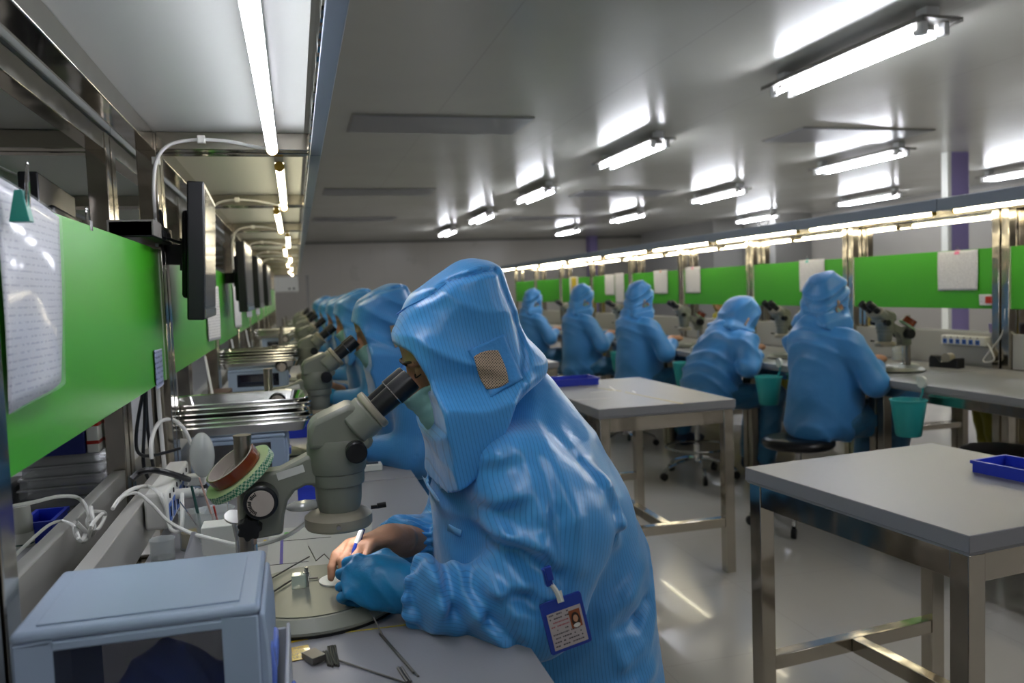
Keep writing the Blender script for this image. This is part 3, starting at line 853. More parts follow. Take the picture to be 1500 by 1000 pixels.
        quad([(688, 519), (730, 509), (743, 560), (707, 571)], .0075, 'mesh_window', 'window_mesh', 16, .002, round_=.45)
    if not hi:
        for sd in (-1, 1):
            pts = [Q(*p, 1.245) for p in ((690, 516), (730, 508), (744, 560), (706, 574))]; vs = []
            for j in range(5):
                for i in range(5):
                    u, v_ = i/4, j/4; p = (pts[0]*(1-u)+pts[1]*u)*(1-v_)+(pts[3]*(1-u)+pts[2]*u)*v_
                    ys = yc+sd*np.linspace(0, .16, 161); f = hood_fn2(np.stack([np.full(161, p[0]), ys, np.full(161, p[2])], -1))
                    k = [q for q in np.where(f[1:] > 0)[0] if abs(ys[q]-yc) > .02]; vs.append((p[0], (ys[k[0]] if k else yc+sd*.1)+sd*.006, p[2]))
            vs = np.array(vs); vs = WARP(vs) if WARP is not None else vs
            MB().add([tuple(q-np.array(ORG)) for q in vs], [(j*5+i, j*5+i+1, j*5+i+6, j*5+i+5) for j in range(4) for i in range(4)]).build('mesh_window', 'mesh_beige', t, solid=.003)
    # face, neck, arms and bare hand as one body
    hc = (.262, yc, 1.148) if hood_poly is None else hood_poly[2] if len(hood_poly) > 2 else (.262, yc, 1.148)
    pitch = math.radians(34)
    hd = Q(572, 790, 1.385); hdir = Q(488, 800, 1.31)-hd
    def body_fn(P):
        f, q = head_sdf(P, hc, pitch)
        f = smin(f, cap(P, (hc[0]+.06, yc, hc[2]-.06), (.37, 1.36, .98), .052, .06), .03)
        f = smin(f, elip(P, (.38, 1.36, .93), (.10, .15, .13)), .06)
        f = smin(f, cap(P, (.38, 1.44, .96), fs, .04, .035), .03); f = smin(f, cap(P, fs, fe, .035), .03); f = smin(f, cap(P, fe, hd, .037, .026), .02)
        f = smin(f, cap(P, (.38, 1.30, .97), ns, .04, .035), .03); f = smin(f, cap(P, ns, nm, .04), .03); f = smin(f, cap(P, nm, ne, .042, .038), .02); f = smin(f, cap(P, ne, nw, .035, .026), .02)
        if hi:
            f = smin(f, hand_sdf(P, hd, hdir, (-.25, -.35, -.9), 1, [.55, .8, .9, 1.0], .9, thumb=[(.012, .034, .008), (.05, .05, .028), (.078, .036, .045), (.092, .02, .052)]), .01)
        else:
            f = smin(f, elip(P, Q(540, 800, 1.38), (.06, .04, .025)), .015)
        return f
    v, F = surface(body_fn, (.0, 1.02, .72), (.55, 1.72, 1.3), .0036 if hi else .0075)
    smesh('body', v, F, 'skin', t, ORG, relax=1 if hi else 0)
    def mask_fn(P):
        f, q = head_sdf(P, hc, pitch)
        pl = elip(q, (.045, 0, -.062), (.078, .068, .062))
        m_ = smin(f-.006, pl, .02)
        m_ = np.maximum(m_, q[..., 2]+.012-.12*np.abs(q[..., 1])); m_ = np.maximum(m_, -q[..., 2]-.125); m_ = np.maximum(m_, .0-q[..., 0]+.012)
        m_ = np.maximum(m_, -(f-.0005))
        return m_-.0006*np.sin(q[..., 2]*420)
    v, F = surface(mask_fn, (hc[0]-.16, yc-.1, hc[2]-.2), (hc[0]+.08, yc+.1, hc[2]+.04), .003 if hi else .0055)
    smesh('face_mask', v, F, 'mask', t, ORG, relax=1)
    # brows
    cp, sp = math.cos(pitch), math.sin(pitch); fwd = np.array([-cp, 0, -sp]); up = np.array([-sp, 0, cp]); lf = np.cross(up, fwd)
    hl = lambda x, y, z: V3(hc)+fwd*x+lf*y+up*z-np.array(ORG)
    for s_ in ((-1, 1) if hi else ()):
        MB().tube([hl(.086, s_*.014, .036), hl(.086, s_*.032, .042), hl(.074, s_*.05, .036)], .0028, n=6).build('eyebrow', 'skin_dark', t)
        MB().tube([hl(.084, s_*.02, .016), hl(.087, s_*.031, .0125), hl(.078, s_*.044, .014)], .0013, n=5).build('eyelash', 'skin_dark', t)
    # gloved near hand
    gw = nw+(nw-ne)/np.linalg.norm(nw-ne)*.0
    gd = Q(524, 845, 1.24)-gw
    def glove_fn(P):
        f = hand_sdf(P, gw+gd/np.linalg.norm(gd)*.028, gd+np.array([0, 0, .0]), (.15, .72, -.68), 1, [1.0, 1.05, 1.1, 1.15], .96, thumb=[(.012, .034, .008), (.042, .056, .022), (.068, .046, .04), (.085, .026, .048)])
        f = smin(f, cap(P, gw-gd/np.linalg.norm(gd)*.015, gw+gd/np.linalg.norm(gd)*.06, .036, .031), .02)
        return f-.0014*fold(P, (1, .2, .5), 150, 3, 1.4)-.001*wob(P, 70, 4)
    if hi:
        v, F = surface(glove_fn, (-.03, 1.1, .7), (.2, 1.42, .95), .0026); smesh('glove', v, F, 'glove', t, ORG, relax=1)
    else:
        f2 = lambda P: smin(elip(P, gw+gd*.6, (.055, .035, .03)), cap(P, gw, gw+gd*.5, .03), .02)
        v, F = surface(f2, (-.03, 1.1, .7), (.2, 1.42, .95), .008); smesh('glove', v, F, 'glove', t, ORG)
    # trousers and shoes
    def leg_fn(P):
        f = 1e3
        for y in (1.25, 1.47):
            f = np.minimum(f, smin(cap(P, (.40, y, .535), (.04, y, .52), .085, .075), cap(P, (.04, y, .52), (.10, y+.01, .13), .075, .06), .03))
        f = smin(f, elip(P, (.45, 1.36, .54), (.10, .14, .07)), .05)
        return f-.008*fold(P, (.6, .2, .8), 40, seed+4, 1.5)
    v, F = surface(leg_fn, (-.06, 1.1, .03), (.66, 1.64, .72), .01); smesh('trousers', v, F, 'pants', t, ORG, lambda V: V[:, 1], relax=1)
    for y in (1.25, 1.47):
        sh = lambda P, y=y: smin(elip(P, (.04, y+.01, .05), (.12, .045, .045)), cap(P, (.1, y+.01, .06), (.10, y+.01, .14), .05, .052), .03)
        v, F = surface(lambda P: np.maximum(sh(P), .004-P[..., 2]), (-.12, y-.08, -.02), (.2, y+.1, .22), .01)
        smesh('shoe', v, F, 'shoe', t, ORG)
    return t, dict(ns=ns, ne=ne, nw=nw, suit_fn=suit_fn)

MT['hem'] = mat('hem_blue', '#2a6cb4', .5)
MT['patch'] = mat('hood_patch_cloth', '#3a86c6', .45, bump=.25, bscale=90)
# beige net with a regular dot weave
def netmat():
    m, nt, b = newmat('vent_net'); N = nt.nodes; L = nt.links
    tc = N.new('ShaderNodeTexCoord'); s = N.new('ShaderNodeSeparateXYZ'); mp = N.new('ShaderNodeMapping'); mp.inputs['Rotation'].default_value = (0, math.radians(40), 0); mp.inputs['Scale'].default_value = (330, 1, 330)
    L.new(tc.outputs['Object'], mp.inputs['Vector']); L.new(mp.outputs[0], s.inputs[0])
    f = []
    for k in (0, 2):
        a = N.new('ShaderNodeMath'); a.operation = 'FRACT'; L.new(s.outputs[k], a.inputs[0])
        c = N.new('ShaderNodeMath'); c.operation = 'GREATER_THAN'; c.inputs[1].default_value = .42; L.new(a.outputs[0], c.inputs[0]); f.append(c)
    mu = N.new('ShaderNodeMath'); mu.operation = 'MULTIPLY'; L.new(f[0].outputs[0], mu.inputs[0]); L.new(f[1].outputs[0], mu.inputs[1])
    mx = N.new('ShaderNodeMix'); mx.data_type = 'RGBA'; mx.inputs['A'].default_value = lin('#a8937c'); mx.inputs['B'].default_value = lin('#2a2522')
    L.new(mu.outputs[0], mx.inputs['Factor']); L.new(mx.outputs['Result'], b.inputs['Base Color']); b.inputs['Roughness'].default_value = .7
    return m
MT['window_mesh'] = netmat()
P1, J1 = operator('person', 'x', True, 1)
P1['label'] = 'person in blue hooded suit with blue glove, writing at the nearest microscope'
P1['group'] = 'seated workers at the left bench'
# ------------------------------------------------------------------ the other workers
def sm(a, b, x): t = np.clip((x-a)/(b-a), 0, 1); return t*t*(3-2*t)
def warp_round(V):
    V = V.copy(); w = sm(1.0, 1.2, V[:, 2]); V[:, 0] = V[:, 0]+.012*w; V[:, 2] -= .012*sm(1.2, 1.3, V[:, 2]); return V
def warp_up(V):
    V = V.copy(); w = sm(.72, 1.1, V[:, 2])*sm(.08, .24, V[:, 0]); a = 0*w
    V[:, 0] += .09*w
    w2 = sm(1.0, 1.1, V[:, 2]); V[:, 0] = .42+(V[:, 0]-.42)*(1-.12*w2); V[:, 1] = 1.35+(V[:, 1]-1.35)*.88
    dx = V[:, 0]-.5; dz = V[:, 2]-1.03; V[:, 0] = .5+dx*np.cos(a)-dz*np.sin(a)*-1*-1; V[:, 2] = 1.03+dx*np.sin(a)+dz*np.cos(a)
    V[:, 2] -= .02*w
    return V
def warp_down(V):
    V = V.copy(); w = sm(.62, 1.05, V[:, 2])*sm(.06, .24, V[:, 0]); a = math.radians(24)*w*sm(.95, 1.12, V[:, 2])
    V[:, 0] -= .07*w; V[:, 2] -= .06*w
    dx = V[:, 0]-.40; dz = V[:, 2]-.98; V[:, 0] = .40+dx*np.cos(a)-dz*np.sin(a); V[:, 2] = .98+dx*np.sin(a)+dz*np.cos(a)
    return V
WARP = warp_round
P2, _ = operator('person', 'person in blue hooded suit at the second microscope of the left bench', False, 11, suit='suit_far', mesh_window=False)
P2['group'] = 'seated workers at the left bench'; P2.location = (ORG[0], 1.35+1.235, 0)
for i, (x, y, lb, sc) in enumerate([(.0, 3.84, 'third', 1), (.01, 5.15, 'fourth', .985), (.0, 6.4, 'fifth', .975), (-.02, 7.65, 'sixth', .98)]):
    dup(P2, (ORG[0]+x, y, 0), 0, f'person in blue hooded suit at the {lb} microscope of the left bench', 'seated workers at the left bench', (1, 1, sc))
HPA = [(.195, 1.20), (.215, 1.265), (.26, 1.298), (.32, 1.30), (.375, 1.275), (.41, 1.22), (.42, 1.15), (.425, 1.09), (.44, 1.03), (.40, .985), (.33, .975), (.27, .995), (.235, 1.03), (.20, 1.07), (.18, 1.12), (.182, 1.16)]
HPO = [(.10, 1.25), (.185, 1.205), (.205, 1.17), (.222, 1.13), (.228, 1.10), (.20, 1.06), (.12, 1.0)]
HP = (HPA, HPO, (.29, 1.35, 1.142))
WARP = warp_up
RW_G = 'seated workers in blue at the right bench'
R1, _ = operator('person', 'x', False, 21, suit='suit_far', mesh_window=False, hood_poly=HP)
WARP = warp_down
R2, _ = operator('person', 'x', False, 31, suit='suit_far', mesh_window=False, hood_poly=HP)
WARP = None
def rp(o, x, y, lb, rz=PI, first=False, sc=1):
    if first: r = o; r.location = (x, y, 0); r.rotation_euler = (0, 0, rz); r['label'] = lb; r['group'] = RW_G
    else: r = dup(o, (x, y, 0), rz, lb, RW_G)
    r.scale = (sc, sc, sc)
    return r
rp(R1, 2.53, 3.60, 'person in blue hooded suit sitting upright, nearest worker at the right bench', PI+.05, True)
rp(R2, 2.5, 4.72, 'person in blue hooded suit bent low over the right bench, head down', PI-.05, True)
rp(R1, 2.5, 5.85, 'person in blue hooded suit, third worker along the right bench', PI+.02)
rp(R1, 2.46, 7.05, 'person in blue hooded suit, fourth worker along the right bench', PI-.04)
rp(R1, 2.42, 8.5, 'person in blue hooded suit, farthest worker at the right bench', PI+.1, sc=.98)
# workers in yellow on the far side of the right bench
def yellow(o, x, y, lb, rz=0):
    r = dup(o, (x, y, 0), rz, lb, 'workers in yellow behind the right bench')
    for c in kids(r):
        n = c.name.split('.')[0]
        m = {'coverall': 'yellow_cloth', 'hood': 'yellow_cloth', 'trousers': 'yellow_cloth', 'glove': 'whiteglove'}.get(n)
        if m:
            c.material_slots[0].link = 'OBJECT'; c.material_slots[0].material = MT[m]
    return r
yellow(R1, 4.55, 6.35, 'person in a yellow coat behind the green panel, seen below it beside the upright worker')
yellow(R2, 4.6, 7.75, 'person in a yellow coat behind the green panel, seen left of the bent worker')
yellow(R1, 4.45, 3.92, 'person in yellow trousers whose leg shows beneath the right bench', -.5)

# stools
def stool():
    t = thing('stool', 'x', 'stool')
    MB().lathe([(0, .455), (.13, .455), (.165, .45), (.178, .435), (.178, .42), (.165, .405), (0, .405)]).build('seat', 'vinyl', t, ang=50)
    MB().cyl((0, 0, .2), (0, 0, .405), .016).cyl((0, 0, .1), (0, 0, .22), .025).build('column', 'chrome', t)
    MB().ring([(.2, -.008), (.208, 0), (.2, .008), (.192, 0)], (0, 0, .2), n=36).build('foot_ring', 'chrome', t)
    for i in range(5):
        a = 2*PI*i/5+.3; c, s = math.cos(a), math.sin(a)
        lg = MB().tube([(0, 0, .12), (.08*c, .08*s, .12), (.2*c, .2*s, .085), (.24*c, .24*s, .055)], .011, n=8).build('leg', 'chrome', t)
        MB().cyl((.24*c-.012*s, .24*s+.012*c, .026), (.24*c+.012*s, .24*s-.012*c, .026), .024, n=14).build('caster', 'rubber', lg)
    return t
st = stool()
spots = [(.52, 1.36, 'black padded stool under the nearest worker at the left bench'), (.5, 2.6, 'black padded stool under the second worker at the left bench'), (.5, 3.84, 'black padded stool under the third worker at the left bench'),
         (2.42, 3.6, 'black padded stool under the upright worker nearest at the right bench'), (2.45, 4.74, 'black padded stool under the bent worker at the right bench'),
         (2.42, 5.87, 'black padded stool under the third worker at the right bench'), (2.38, 7.07, 'black padded stool under the fourth worker at the right bench'), (2.36, 8.5, 'black padded stool under the farthest worker at the right bench'),
         (3.05, 2.98, 'empty black padded stool half hidden behind the nearest table'), (4.6, 6.35, 'black stool behind the right bench under the nearer worker in yellow')]
for i, (x, y, lb) in enumerate(spots):
    if i == 0: st.location = (x, y, 0); st['label'] = lb; st['group'] = 'padded stools'
    else: dup(st, (x, y, 0), .4*i, lb, 'padded stools')

# ------------------------------------------------------------------ microscopes
def scope(lb):
    """origin at the base centre on the bench top; the eyepieces lean towards +x"""
    t = thing('microscope', lb, 'microscope')
    o = (.02, 1.325, .75)
    q = lambda px, py, Y=1.33: V3(aty(px, py, Y))-np.array(o)
    MB().lathe([(0, .003), (.141, .003), (.145, .006), (.145, .010), (.142, .012), (.124, .023), (0, .023)], n=64, o=(-.015, .02, 0)).build('base', 'grey', t, ang=30)
    MB().lathe([(0, 0), (.143, 0), (.143, .0035), (0, .0035)], n=48, o=(-.015, .02, 0)).build('base_foot', 'rubber', t)
    MB().lathe([(0, .023), (.118, .023), (.118, .0245), (0, .0245)], n=56, o=(-.015, .02, 0)).build('stage_cover', 'stageplate', t)
    d = atz(497, 849, .775)-Vector(o)
    MB().lathe([(0, .0246), (.031, .0246), (.031, .0270), (0, .0270)], n=40, o=(d.x-.002, d.y, 0)).build('stage_plate', 'white', t)
    px = -.110; py = -.0
    MB().cyl((px, py, .02), (px, py, .283), .0132, n=28).cyl((px, py, .283), (px, py, .287), .0138, n=28).build('pillar', 'steel_dull', t)
    MB().cyl((px+.012, py-.022, .02), (px+.012, py-.022, .12), .003, n=10).lathe([(0, 0), (.012, 0), (.012, .008), (0, .012)], o=(px+.012, py-.022, .022), n=16).build('pillar_stop', 'chrome', t)
    # focus block with the curved arm to the head
    A = [q(352, 704), q(372, 690), q(410, 684), q(448, 664), q(470, 664), q(470, 706), q(448, 706), q(432, 714), q(422, 728), q(417, 748), q(415, 776), q(372, 784), q(352, 780)]
    A = [(p[0], p[2]) for p in A]
    R = Matrix.Rotation(PI/2, 4, 'X')
    MB().prism(A, -.022, .022, M=R).build('focus_arm', 'grey', t, bevel=.005)
    c = q(383, 729, 1.30)
    MB().cyl((c[0], -.024, c[2]), (c[0], -.060, c[2]), .0255, n=40).build('focus_knob', 'black', t, bevel=.003)
    MB().cyl((c[0], .024, c[2]), (c[0], .06, c[2]), .0255, n=40).build('focus_knob', 'black', t, bevel=.003)
    kf = MB().cyl((c[0], -.060, c[2]), (c[0], -.0625, c[2]), .0195, n=36)
    k = kf.build('knob_cap', 'cardcore', t)
    mk = MB()
    for i in range(16):
        if i in (5,): continue
        a = math.radians(115+i*8.5); rr = .0155
        mk.box(-.0007, .0007, -.0004, .0004, -.0022, .0022 if i % 3 else .0035, M=Matrix.Translation((c[0]+rr*math.cos(a), -.0629, c[2]+rr*math.sin(a))) @ Matrix.Rotation(-a+PI/2, 4, 'Y'))
    mk.build('knob_marks', 'black', k)
    c2 = q(366, 772, 1.29)
    pr = [(.0165+.0022*math.cos(7*2*PI*i/56), 0) for i in range(56)]
    MB().prism([(pr[i][0]*math.cos(2*PI*i/56), pr[i][0]*math.sin(2*PI*i/56)) for i in range(56)], .022, .05, M=Matrix.Translation((c2[0], 0, c2[2])) @ R).build('clamp_knob', 'rubber', t, bevel=.002)
    # ruler label on the arm
    a, b = q(404, 690), q(447, 676)
    lm = MB(); lm.box(-.021, .021, -.0225, -.0222, -.006, .006, M=Matrix.Translation(((a[0]+b[0])/2, 0, (a[2]+b[2])/2-.004)) @ Matrix.Rotation(-math.atan2(b[2]-a[2], b[0]-a[0]), 4, 'Y'))
    lb_ = lm.build('scale_label', 'white', t)
    # zoom head: vertical pod, tilted binocular tube, objective
    hx = q(493, 660)[0]
    zz = lambda y: q(493, y)[2]
    MB().lathe([(.0, zz(640)), (.044, zz(640)), (.0465, zz(648)), (.0465, zz(668)), (.045, zz(684)), (.043, zz(688)), (0, zz(688))][::-1], o=(hx, 0, 0), n=44).build('zoom_body', 'grey', t, ang=30)
    MB().lathe([(0, zz(706)), (.0405, zz(706)), (.042, zz(703)), (.042, zz(689)), (0, zz(689))], o=(hx, 0, 0), n=44).build('zoom_ring', 'grey', t, ang=30)
    MB().lathe([(0, zz(745)), (.031, zz(745)), (.034, zz(738)), (.036, zz(728)), (.037, zz(707)), (0, zz(707))], o=(hx, 0, 0), n=44).build('objective', 'grey', t, ang=30)
    # ring holder below
    yb = 768
    rg = MB().lathe([(.0, zz(yb)), (.051, zz(yb)), (.053, zz(yb-3)), (.053, zz(752)), (.046, zz(747)), (.034, zz(744)), (0, zz(744))], o=(hx-.002, 0, 0), n=44)
    r_ = rg.build('ring_light', 'cream', t, ang=30)
    MB().cyl((hx-.005, -.052, zz(757)), (hx-.005, -.062, zz(757)), .0035, n=10).build('set_screw', 'chrome', r_)
    MB().cyl((hx+.048, -.02, zz(742)), (hx+.062, -.02, zz(742)), .003, n=10).cyl((hx+.058, -.02, zz(741)), (hx+.072, -.02, zz(740)), .0045, n=10).build('set_screw', 'black', r_)
    # upper pod: slanted housing
    U = [q(450, 652), q(450, 626), q(457, 612), q(505, 589), q(518, 588), q(545, 640), q(538, 652)]
    U = [(p[0], p[2]) for p in U]
    MB().prism(U, -.04, .04, M=R).build('prism_housing', 'grey', t, bevel=.008)
    for y in (-.046,):
        c3 = q(522, 662, 1.27)
        MB().cyl((c3[0], -.040, c3[2]), (c3[0], -.064, c3[2]), .0165, n=32).build('zoom_knob', 'black', t, bevel=.002)
        MB().cyl((c3[0], .040, c3[2]), (c3[0], .064, c3[2]), .0165, n=32).build('zoom_knob', 'black', t, bevel=.002)
    e0 = q(530, 612); e1 = q(606, 546)
    ax = Vector(e1-e0); ax.y = 0; ax.normalize(); e0 = Vector(e0); e0.y = 0
    nrm = Vector((-ax.z, 0, ax.x))
    # binocular tube: rounded block along the axis
    M = Matrix((ax, Vector((0, 1, 0)), nrm)).transposed().to_4x4(); M.translation = e0
    rb = []
    for i in range(40):
        a = 2*PI*i/40; rb.append((.052*math.copysign(abs(math.cos(a))**.8, math.cos(a)), .0315*math.copysign(abs(math.sin(a))**.8, math.sin(a))))
    Mz = M @ Matrix(((0, 0, 1, 0), (1, 0, 0, 0), (0, 1, 0, 0), (0, 0, 0, 1)))
    MB().prism(rb, -.022, .016, M=Mz).build('binocular_tube', 'grey', t, bevel=.004)
    rb2 = [(a*1.03, b*1.03) for a, b in rb]
    MB().prism(rb2, .0161, .028, M=Mz).build('tube_collar', 'cream', t, bevel=.003)
    for s in (-1, 1):
        off = Vector((0, s*.029, 0))
        ey = MB().cyl(e0+off+ax*.028, e0+off+ax*.062, .0165, .0175, n=28).cyl(e0+off+ax*.062, e0+off+ax*.097, .0195, .0195, n=28).cyl(e0+off+ax*.097, e0+off+ax*.1, .0185, n=28).build('eyepiece', 'black', t)
        MB().cyl(e0+off+ax*.0615, e0+off+ax*.0632, .0198, n=28).build('eyepiece_ring', 'chrome', ey)
    return t
SC = scope('beige stereo microscope under the nearest worker, two tape rolls on its pillar')
SC.location = (.02, 1.325, .75); SC['group'] = 'stereo microscopes'
sl = [(.02, 2.56, 'second'), (.012, 3.81, 'third'), (.015, 5.12, 'fourth'), (.0, 6.37, 'fifth'), (.0, 7.62, 'sixth'), (-.02, 8.85, 'seventh'), (.0, 10.1, 'eighth')]
for x, y, n in sl: dup(SC, (x, y, .75), 0, f'beige stereo microscope on the left bench, {n} one from the front', 'stereo microscopes')
sr = [(3.02, 3.66, 'in front of the upright worker, nearest on the right bench', .0), (3.03, 4.62, 'in front of the bent worker on the right bench', .15), (2.98, 5.88, 'at the third worker on the right bench', -.0),
      (2.94, 7.1, 'at the fourth worker on the right bench', 0), (2.9, 8.5, 'at the farthest worker on the right bench', 0)]
for x, y, n, a in sr: dup(SC, (x, y, .75), PI+a, f'beige stereo microscope {n}', 'stereo microscopes')

# tape rolls
MT['checker'] = None
def checker():
    m, nt, b = newmat('checked_tape_edge'); N = nt.nodes; L = nt.links
    tc = N.new('ShaderNodeTexCoord'); ck = N.new('ShaderNodeTexChecker'); ck.inputs['Scale'].default_value = 260
    ck.inputs['Color1'].default_value = lin('#b7c9a8'); ck.inputs['Color2'].default_value = lin('#2f7a5a')
    L.new(tc.outputs['Object'], ck.inputs['Vector']); L.new(ck.outputs['Color'], b.inputs['Base Color']); b.inputs['Roughness'].default_value = .5
    return m
MT['checker'] = checker()
def roll(name, lb, ro, ri, h, mo, ms, cat='tape roll'):
    t = thing(name, lb, cat)
    MB().ring([(ri+.003, -h/2), (ro-.0008, -h/2), (ro-.0008, h/2), (ri+.003, h/2)], n=48).build('tape', ms, t, ang=30)
    MB().ring([(ro-.001, -h/2+.0003), (ro, -h/2+.0003), (ro, h/2-.0003), (ro-.001, h/2-.0003)], n=48).build('printed_face', mo, t, ang=30)
    MB().ring([(ri, -h/2-.0003), (ri+.0028, -h/2-.0003), (ri+.0028, h/2+.0003), (ri, h/2+.0003)], n=48).build('core', 'cardcore', t, ang=30)
    return t
def place(o, c, n, roll_=0):
    o.location = c; o.rotation_mode = 'QUATERNION'; o.rotation_quaternion = Vector(n).normalized().to_track_quat('Z', 'Y')
c0 = aty(352, 694, 1.325); nn = Vector((-.55, -.20, .80)).normalized()
tg = roll('tape_roll', 'pale green tape roll with checked edge, leaning on the nearest microscope pillar', .058, .036, .013, 'checker', 'tape_green'); place(tg, c0, nn)
ta = roll('tape_roll', 'amber film tape roll lying on the green roll at the nearest microscope', .043, .038, .018, 'amber', 'amber'); place(ta, c0+nn*.0165, nn)
tg['group'] = 'pale green tape rolls'; ta['group'] = 'amber tape rolls'
for x, y, n, a in sr[:3]:
    c = Vector((x+.105, y, .75+.235)); n2 = Vector((.5, -.25, .8)).normalized()
    nm_ = n.replace('in front of', 'at')
    g = dup(tg, c, None, f'pale green tape roll on the microscope {nm_}', 'pale green tape rolls', (.8, .8, .8)); place(g, c, n2)
    g = dup(ta, c+n2*.014, None, f'amber tape roll on the microscope {nm_}', 'amber tape rolls', (.8, .8, 2.2)); place(g, c+n2*.020, n2)

# ------------------------------------------------------------------ things at the right bench
def sheet(name, lb, X, pts, cat='paper', m='printpaper', bend=.004, grp=None, face=-1, parts=None):
    """sheet hung in a plane of constant x; pts: four (y, z) corners, top first"""
    cy = sum(p[0] for p in pts)/4; cz = sum(p[1] for p in pts)/4
    def fn(u, v):
        a = [pts[0][i]*(1-u)+pts[1][i]*u for i in (0, 1)]; b = [pts[3][i]*(1-u)+pts[2][i]*u for i in (0, 1)]
        return (face*(bend*math.sin(PI*u)*v+bend*.6*math.sin(5*v+3*u)*v), a[0]*(1-v)+b[0]*v-cy, a[1]*(1-v)+b[1]*v-cz)
    t = thing(name, lb, cat, (X, cy, cz), 0, grp)
    MB().grid(fn, 14, 14).build('sheet', m, t, solid=.0006)
    return t
MT['printpaper'] = line_mat('printed_paper', '#c6c6cc', '#a2a2ae', 'Z', .0105, .35, .5)
PX = 3.55-.012-.035
PXP = RC-.068-.004
def rsheet(px0, py0, px1, py1, lb, clip='pink_clip', m='printpaper', X=None):
    X = X or PXP
    a = atx(px0, py0, X); b = atx(px1, py0, X); c = atx(px1, py1, X); d = atx(px0, py1, X)
    z0 = (a.z+b.z)/2; z1 = (c.z+d.z)/2
    t = sheet('paper_sheet', lb, X-.003, [(a.y, z0), (b.y, z0), (b.y, z1), (a.y, z1)], grp='papers clipped to the green panels', m=m)
    if clip:
        cl = thing('binder_clip', f'{clip[0]} binder clip holding {clip[2]}', 'clip', (X, (a.y+b.y)/2+clip[3], z0))
        MB().prism([(-.008, -.02), (.012, -.02), (.004, .004), (-.001, .004)], -.016, .016, M=Matrix.Rotation(PI/2, 4, 'X')).build('clip_body', clip[1], cl)
        MB().tube([(-.002, -.008, .002), (-.003, -.006, .022), (-.003, .006, .022), (-.002, .008, .002)], .001, n=6).build('wire_handle', 'chrome', cl)
        cl['group'] = 'binder clips on the right panels'
    return t
rsheet(1374, 367, 1433, 425, 'wide printed sheet on the green panel beside the nearest pair of steel posts', ('pink', 'pink', 'the widest sheet', 0))
rsheet(1171, 380, 1208, 427, 'printed sheet on the green panel left of the upright worker', ('teal', 'teal', 'the sheet left of the upright worker', .05))
rsheet(1004, 391, 1026, 429, 'printed sheet on the green panel left of the bent worker', ('pink', 'pink', 'the sheet left of the bent worker', 0))
rsheet(958, 396, 978, 430, 'printed sheet on the green panel behind the third worker', ('orange', 'orange', 'the sheet behind the third worker', 0))
rsheet(886, 402, 900, 432, 'left one of two narrow printed sheets above the fourth microscope', None)
rsheet(901, 400, 914, 444, 'right, longer one of two narrow printed sheets above the fourth microscope', None)
rsheet(834, 405, 847, 431, 'white sheet with a yellow note near the far end of the right panels', None)
rsheet(837, 406, 844, 427, 'yellow note on a white sheet far along the right panels', None, 'yellow', PXP-.006)
rsheet(1435, 431, 1454, 447, 'small white card with red print at the lower corner of the nearest right panel', None)
a_ = atx(1450, 439, PXP)
MB().box(-.001, 0, -.02, .02, -.018, .018).build('red_print_square', 'red', None).location = (PXP-.009, a_.y, a_.z)
tag(bpy.data.objects['red_print_square'], 'small red printed square on the white panel card', 'print')
# teal buckets hanging under the bench edge
def bucket():
    t = thing('hanging_bucket', 'x', 'bucket')
    MB().lathe([(0, -.16), (.05, -.16), (.054, -.155), (.076, 0), (.08, .002), (.08, .006), (.073, .006), (.071, 0), (.050, -.15), (0, -.152)], n=36).build('pail', 'teal', t, ang=40)
    MB().tube([(.06, .0, 0), (.075, 0, .03), (.078, 0, .075)], .004, n=8).build('hanger_strap', 'teal', t)
    MB().cyl((.066, 0, .08), (.078, 0, .08), .027, n=28).build('suction_cup', 'white', t)
    return t
bk = bucket()
for i, (y, lb) in enumerate([(3.09, 'teal bucket hanging under the bench edge beside the upright worker'), (4.22, 'teal bucket hanging under the bench edge between the two nearest right workers'),
                          (5.3, 'teal bucket hanging under the bench edge behind the bent worker'), (6.5, 'teal bucket hanging under the bench edge right of the fourth worker')]):
    if i == 0: bk.location = (2.645, y, .685); bk['label'] = lb; bk['group'] = 'teal buckets'
    else: dup(bk, (2.645, y, .685), 0, lb, 'teal buckets')
# power strip
def pstrip(lb, loc, rz, n=6):
    t = thing('power_strip', lb, 'power strip', loc, rz)
    MB().box(-.022, .022, -.15, .15, 0, .05).build('case', 'white', t, bevel=.005)
    for i in range(n):
        y = -.12+.045*i
        b = MB().box(.0221, .0232, y-.014, y+.014, .006, .032).build('socket', 'sock', t)
        MB().box(.0233, .0238, y-.006, y-.002, .012, .026).box(.0233, .0238, y+.002, y+.006, .012, .026).build('slot', 'darkhole', b)
        MB().cyl((.022, y, .041), (.0245, y, .041), .0035, n=10).build('switch', 'black', t)
    return t
pstrip('white power strip with blue sockets on the right bench screen', (3.50, 3.66, .86), PI)
t = thing('wall_cable', 'white cable drooping from the power strip beside the nearest right posts', 'cable', (0, 0, 0))
MB().tube([(3.49, 3.5, .88), (3.47, 3.44, .80), (3.48, 3.52, .79), (3.5, 3.42, .93), (3.5, 3.40, 1.06)], .004).build('cord', 'cable', t)
t = thing('tape_dispenser', 'black desk tape dispenser on the right bench below the power strip', 'tape dispenser', (3.34, 3.62, .75), .2)
S_ = [(-.085, 0), (.085, 0), (.085, .055), (.07, .058), (.03, .035), (-.02, .03), (-.045, .06), (-.075, .065), (-.085, .05)]
MB().prism(S_, -.028, .028, M=Matrix.Rotation(-PI/2, 4, 'Z') @ Matrix.Rotation(PI/2, 4, 'X')).build('body', 'black', t, bevel=.004)
MB().cyl((-.02, -.01, .052), (.02, -.01, .052), .027, n=28).build('tape', 'cream', t)
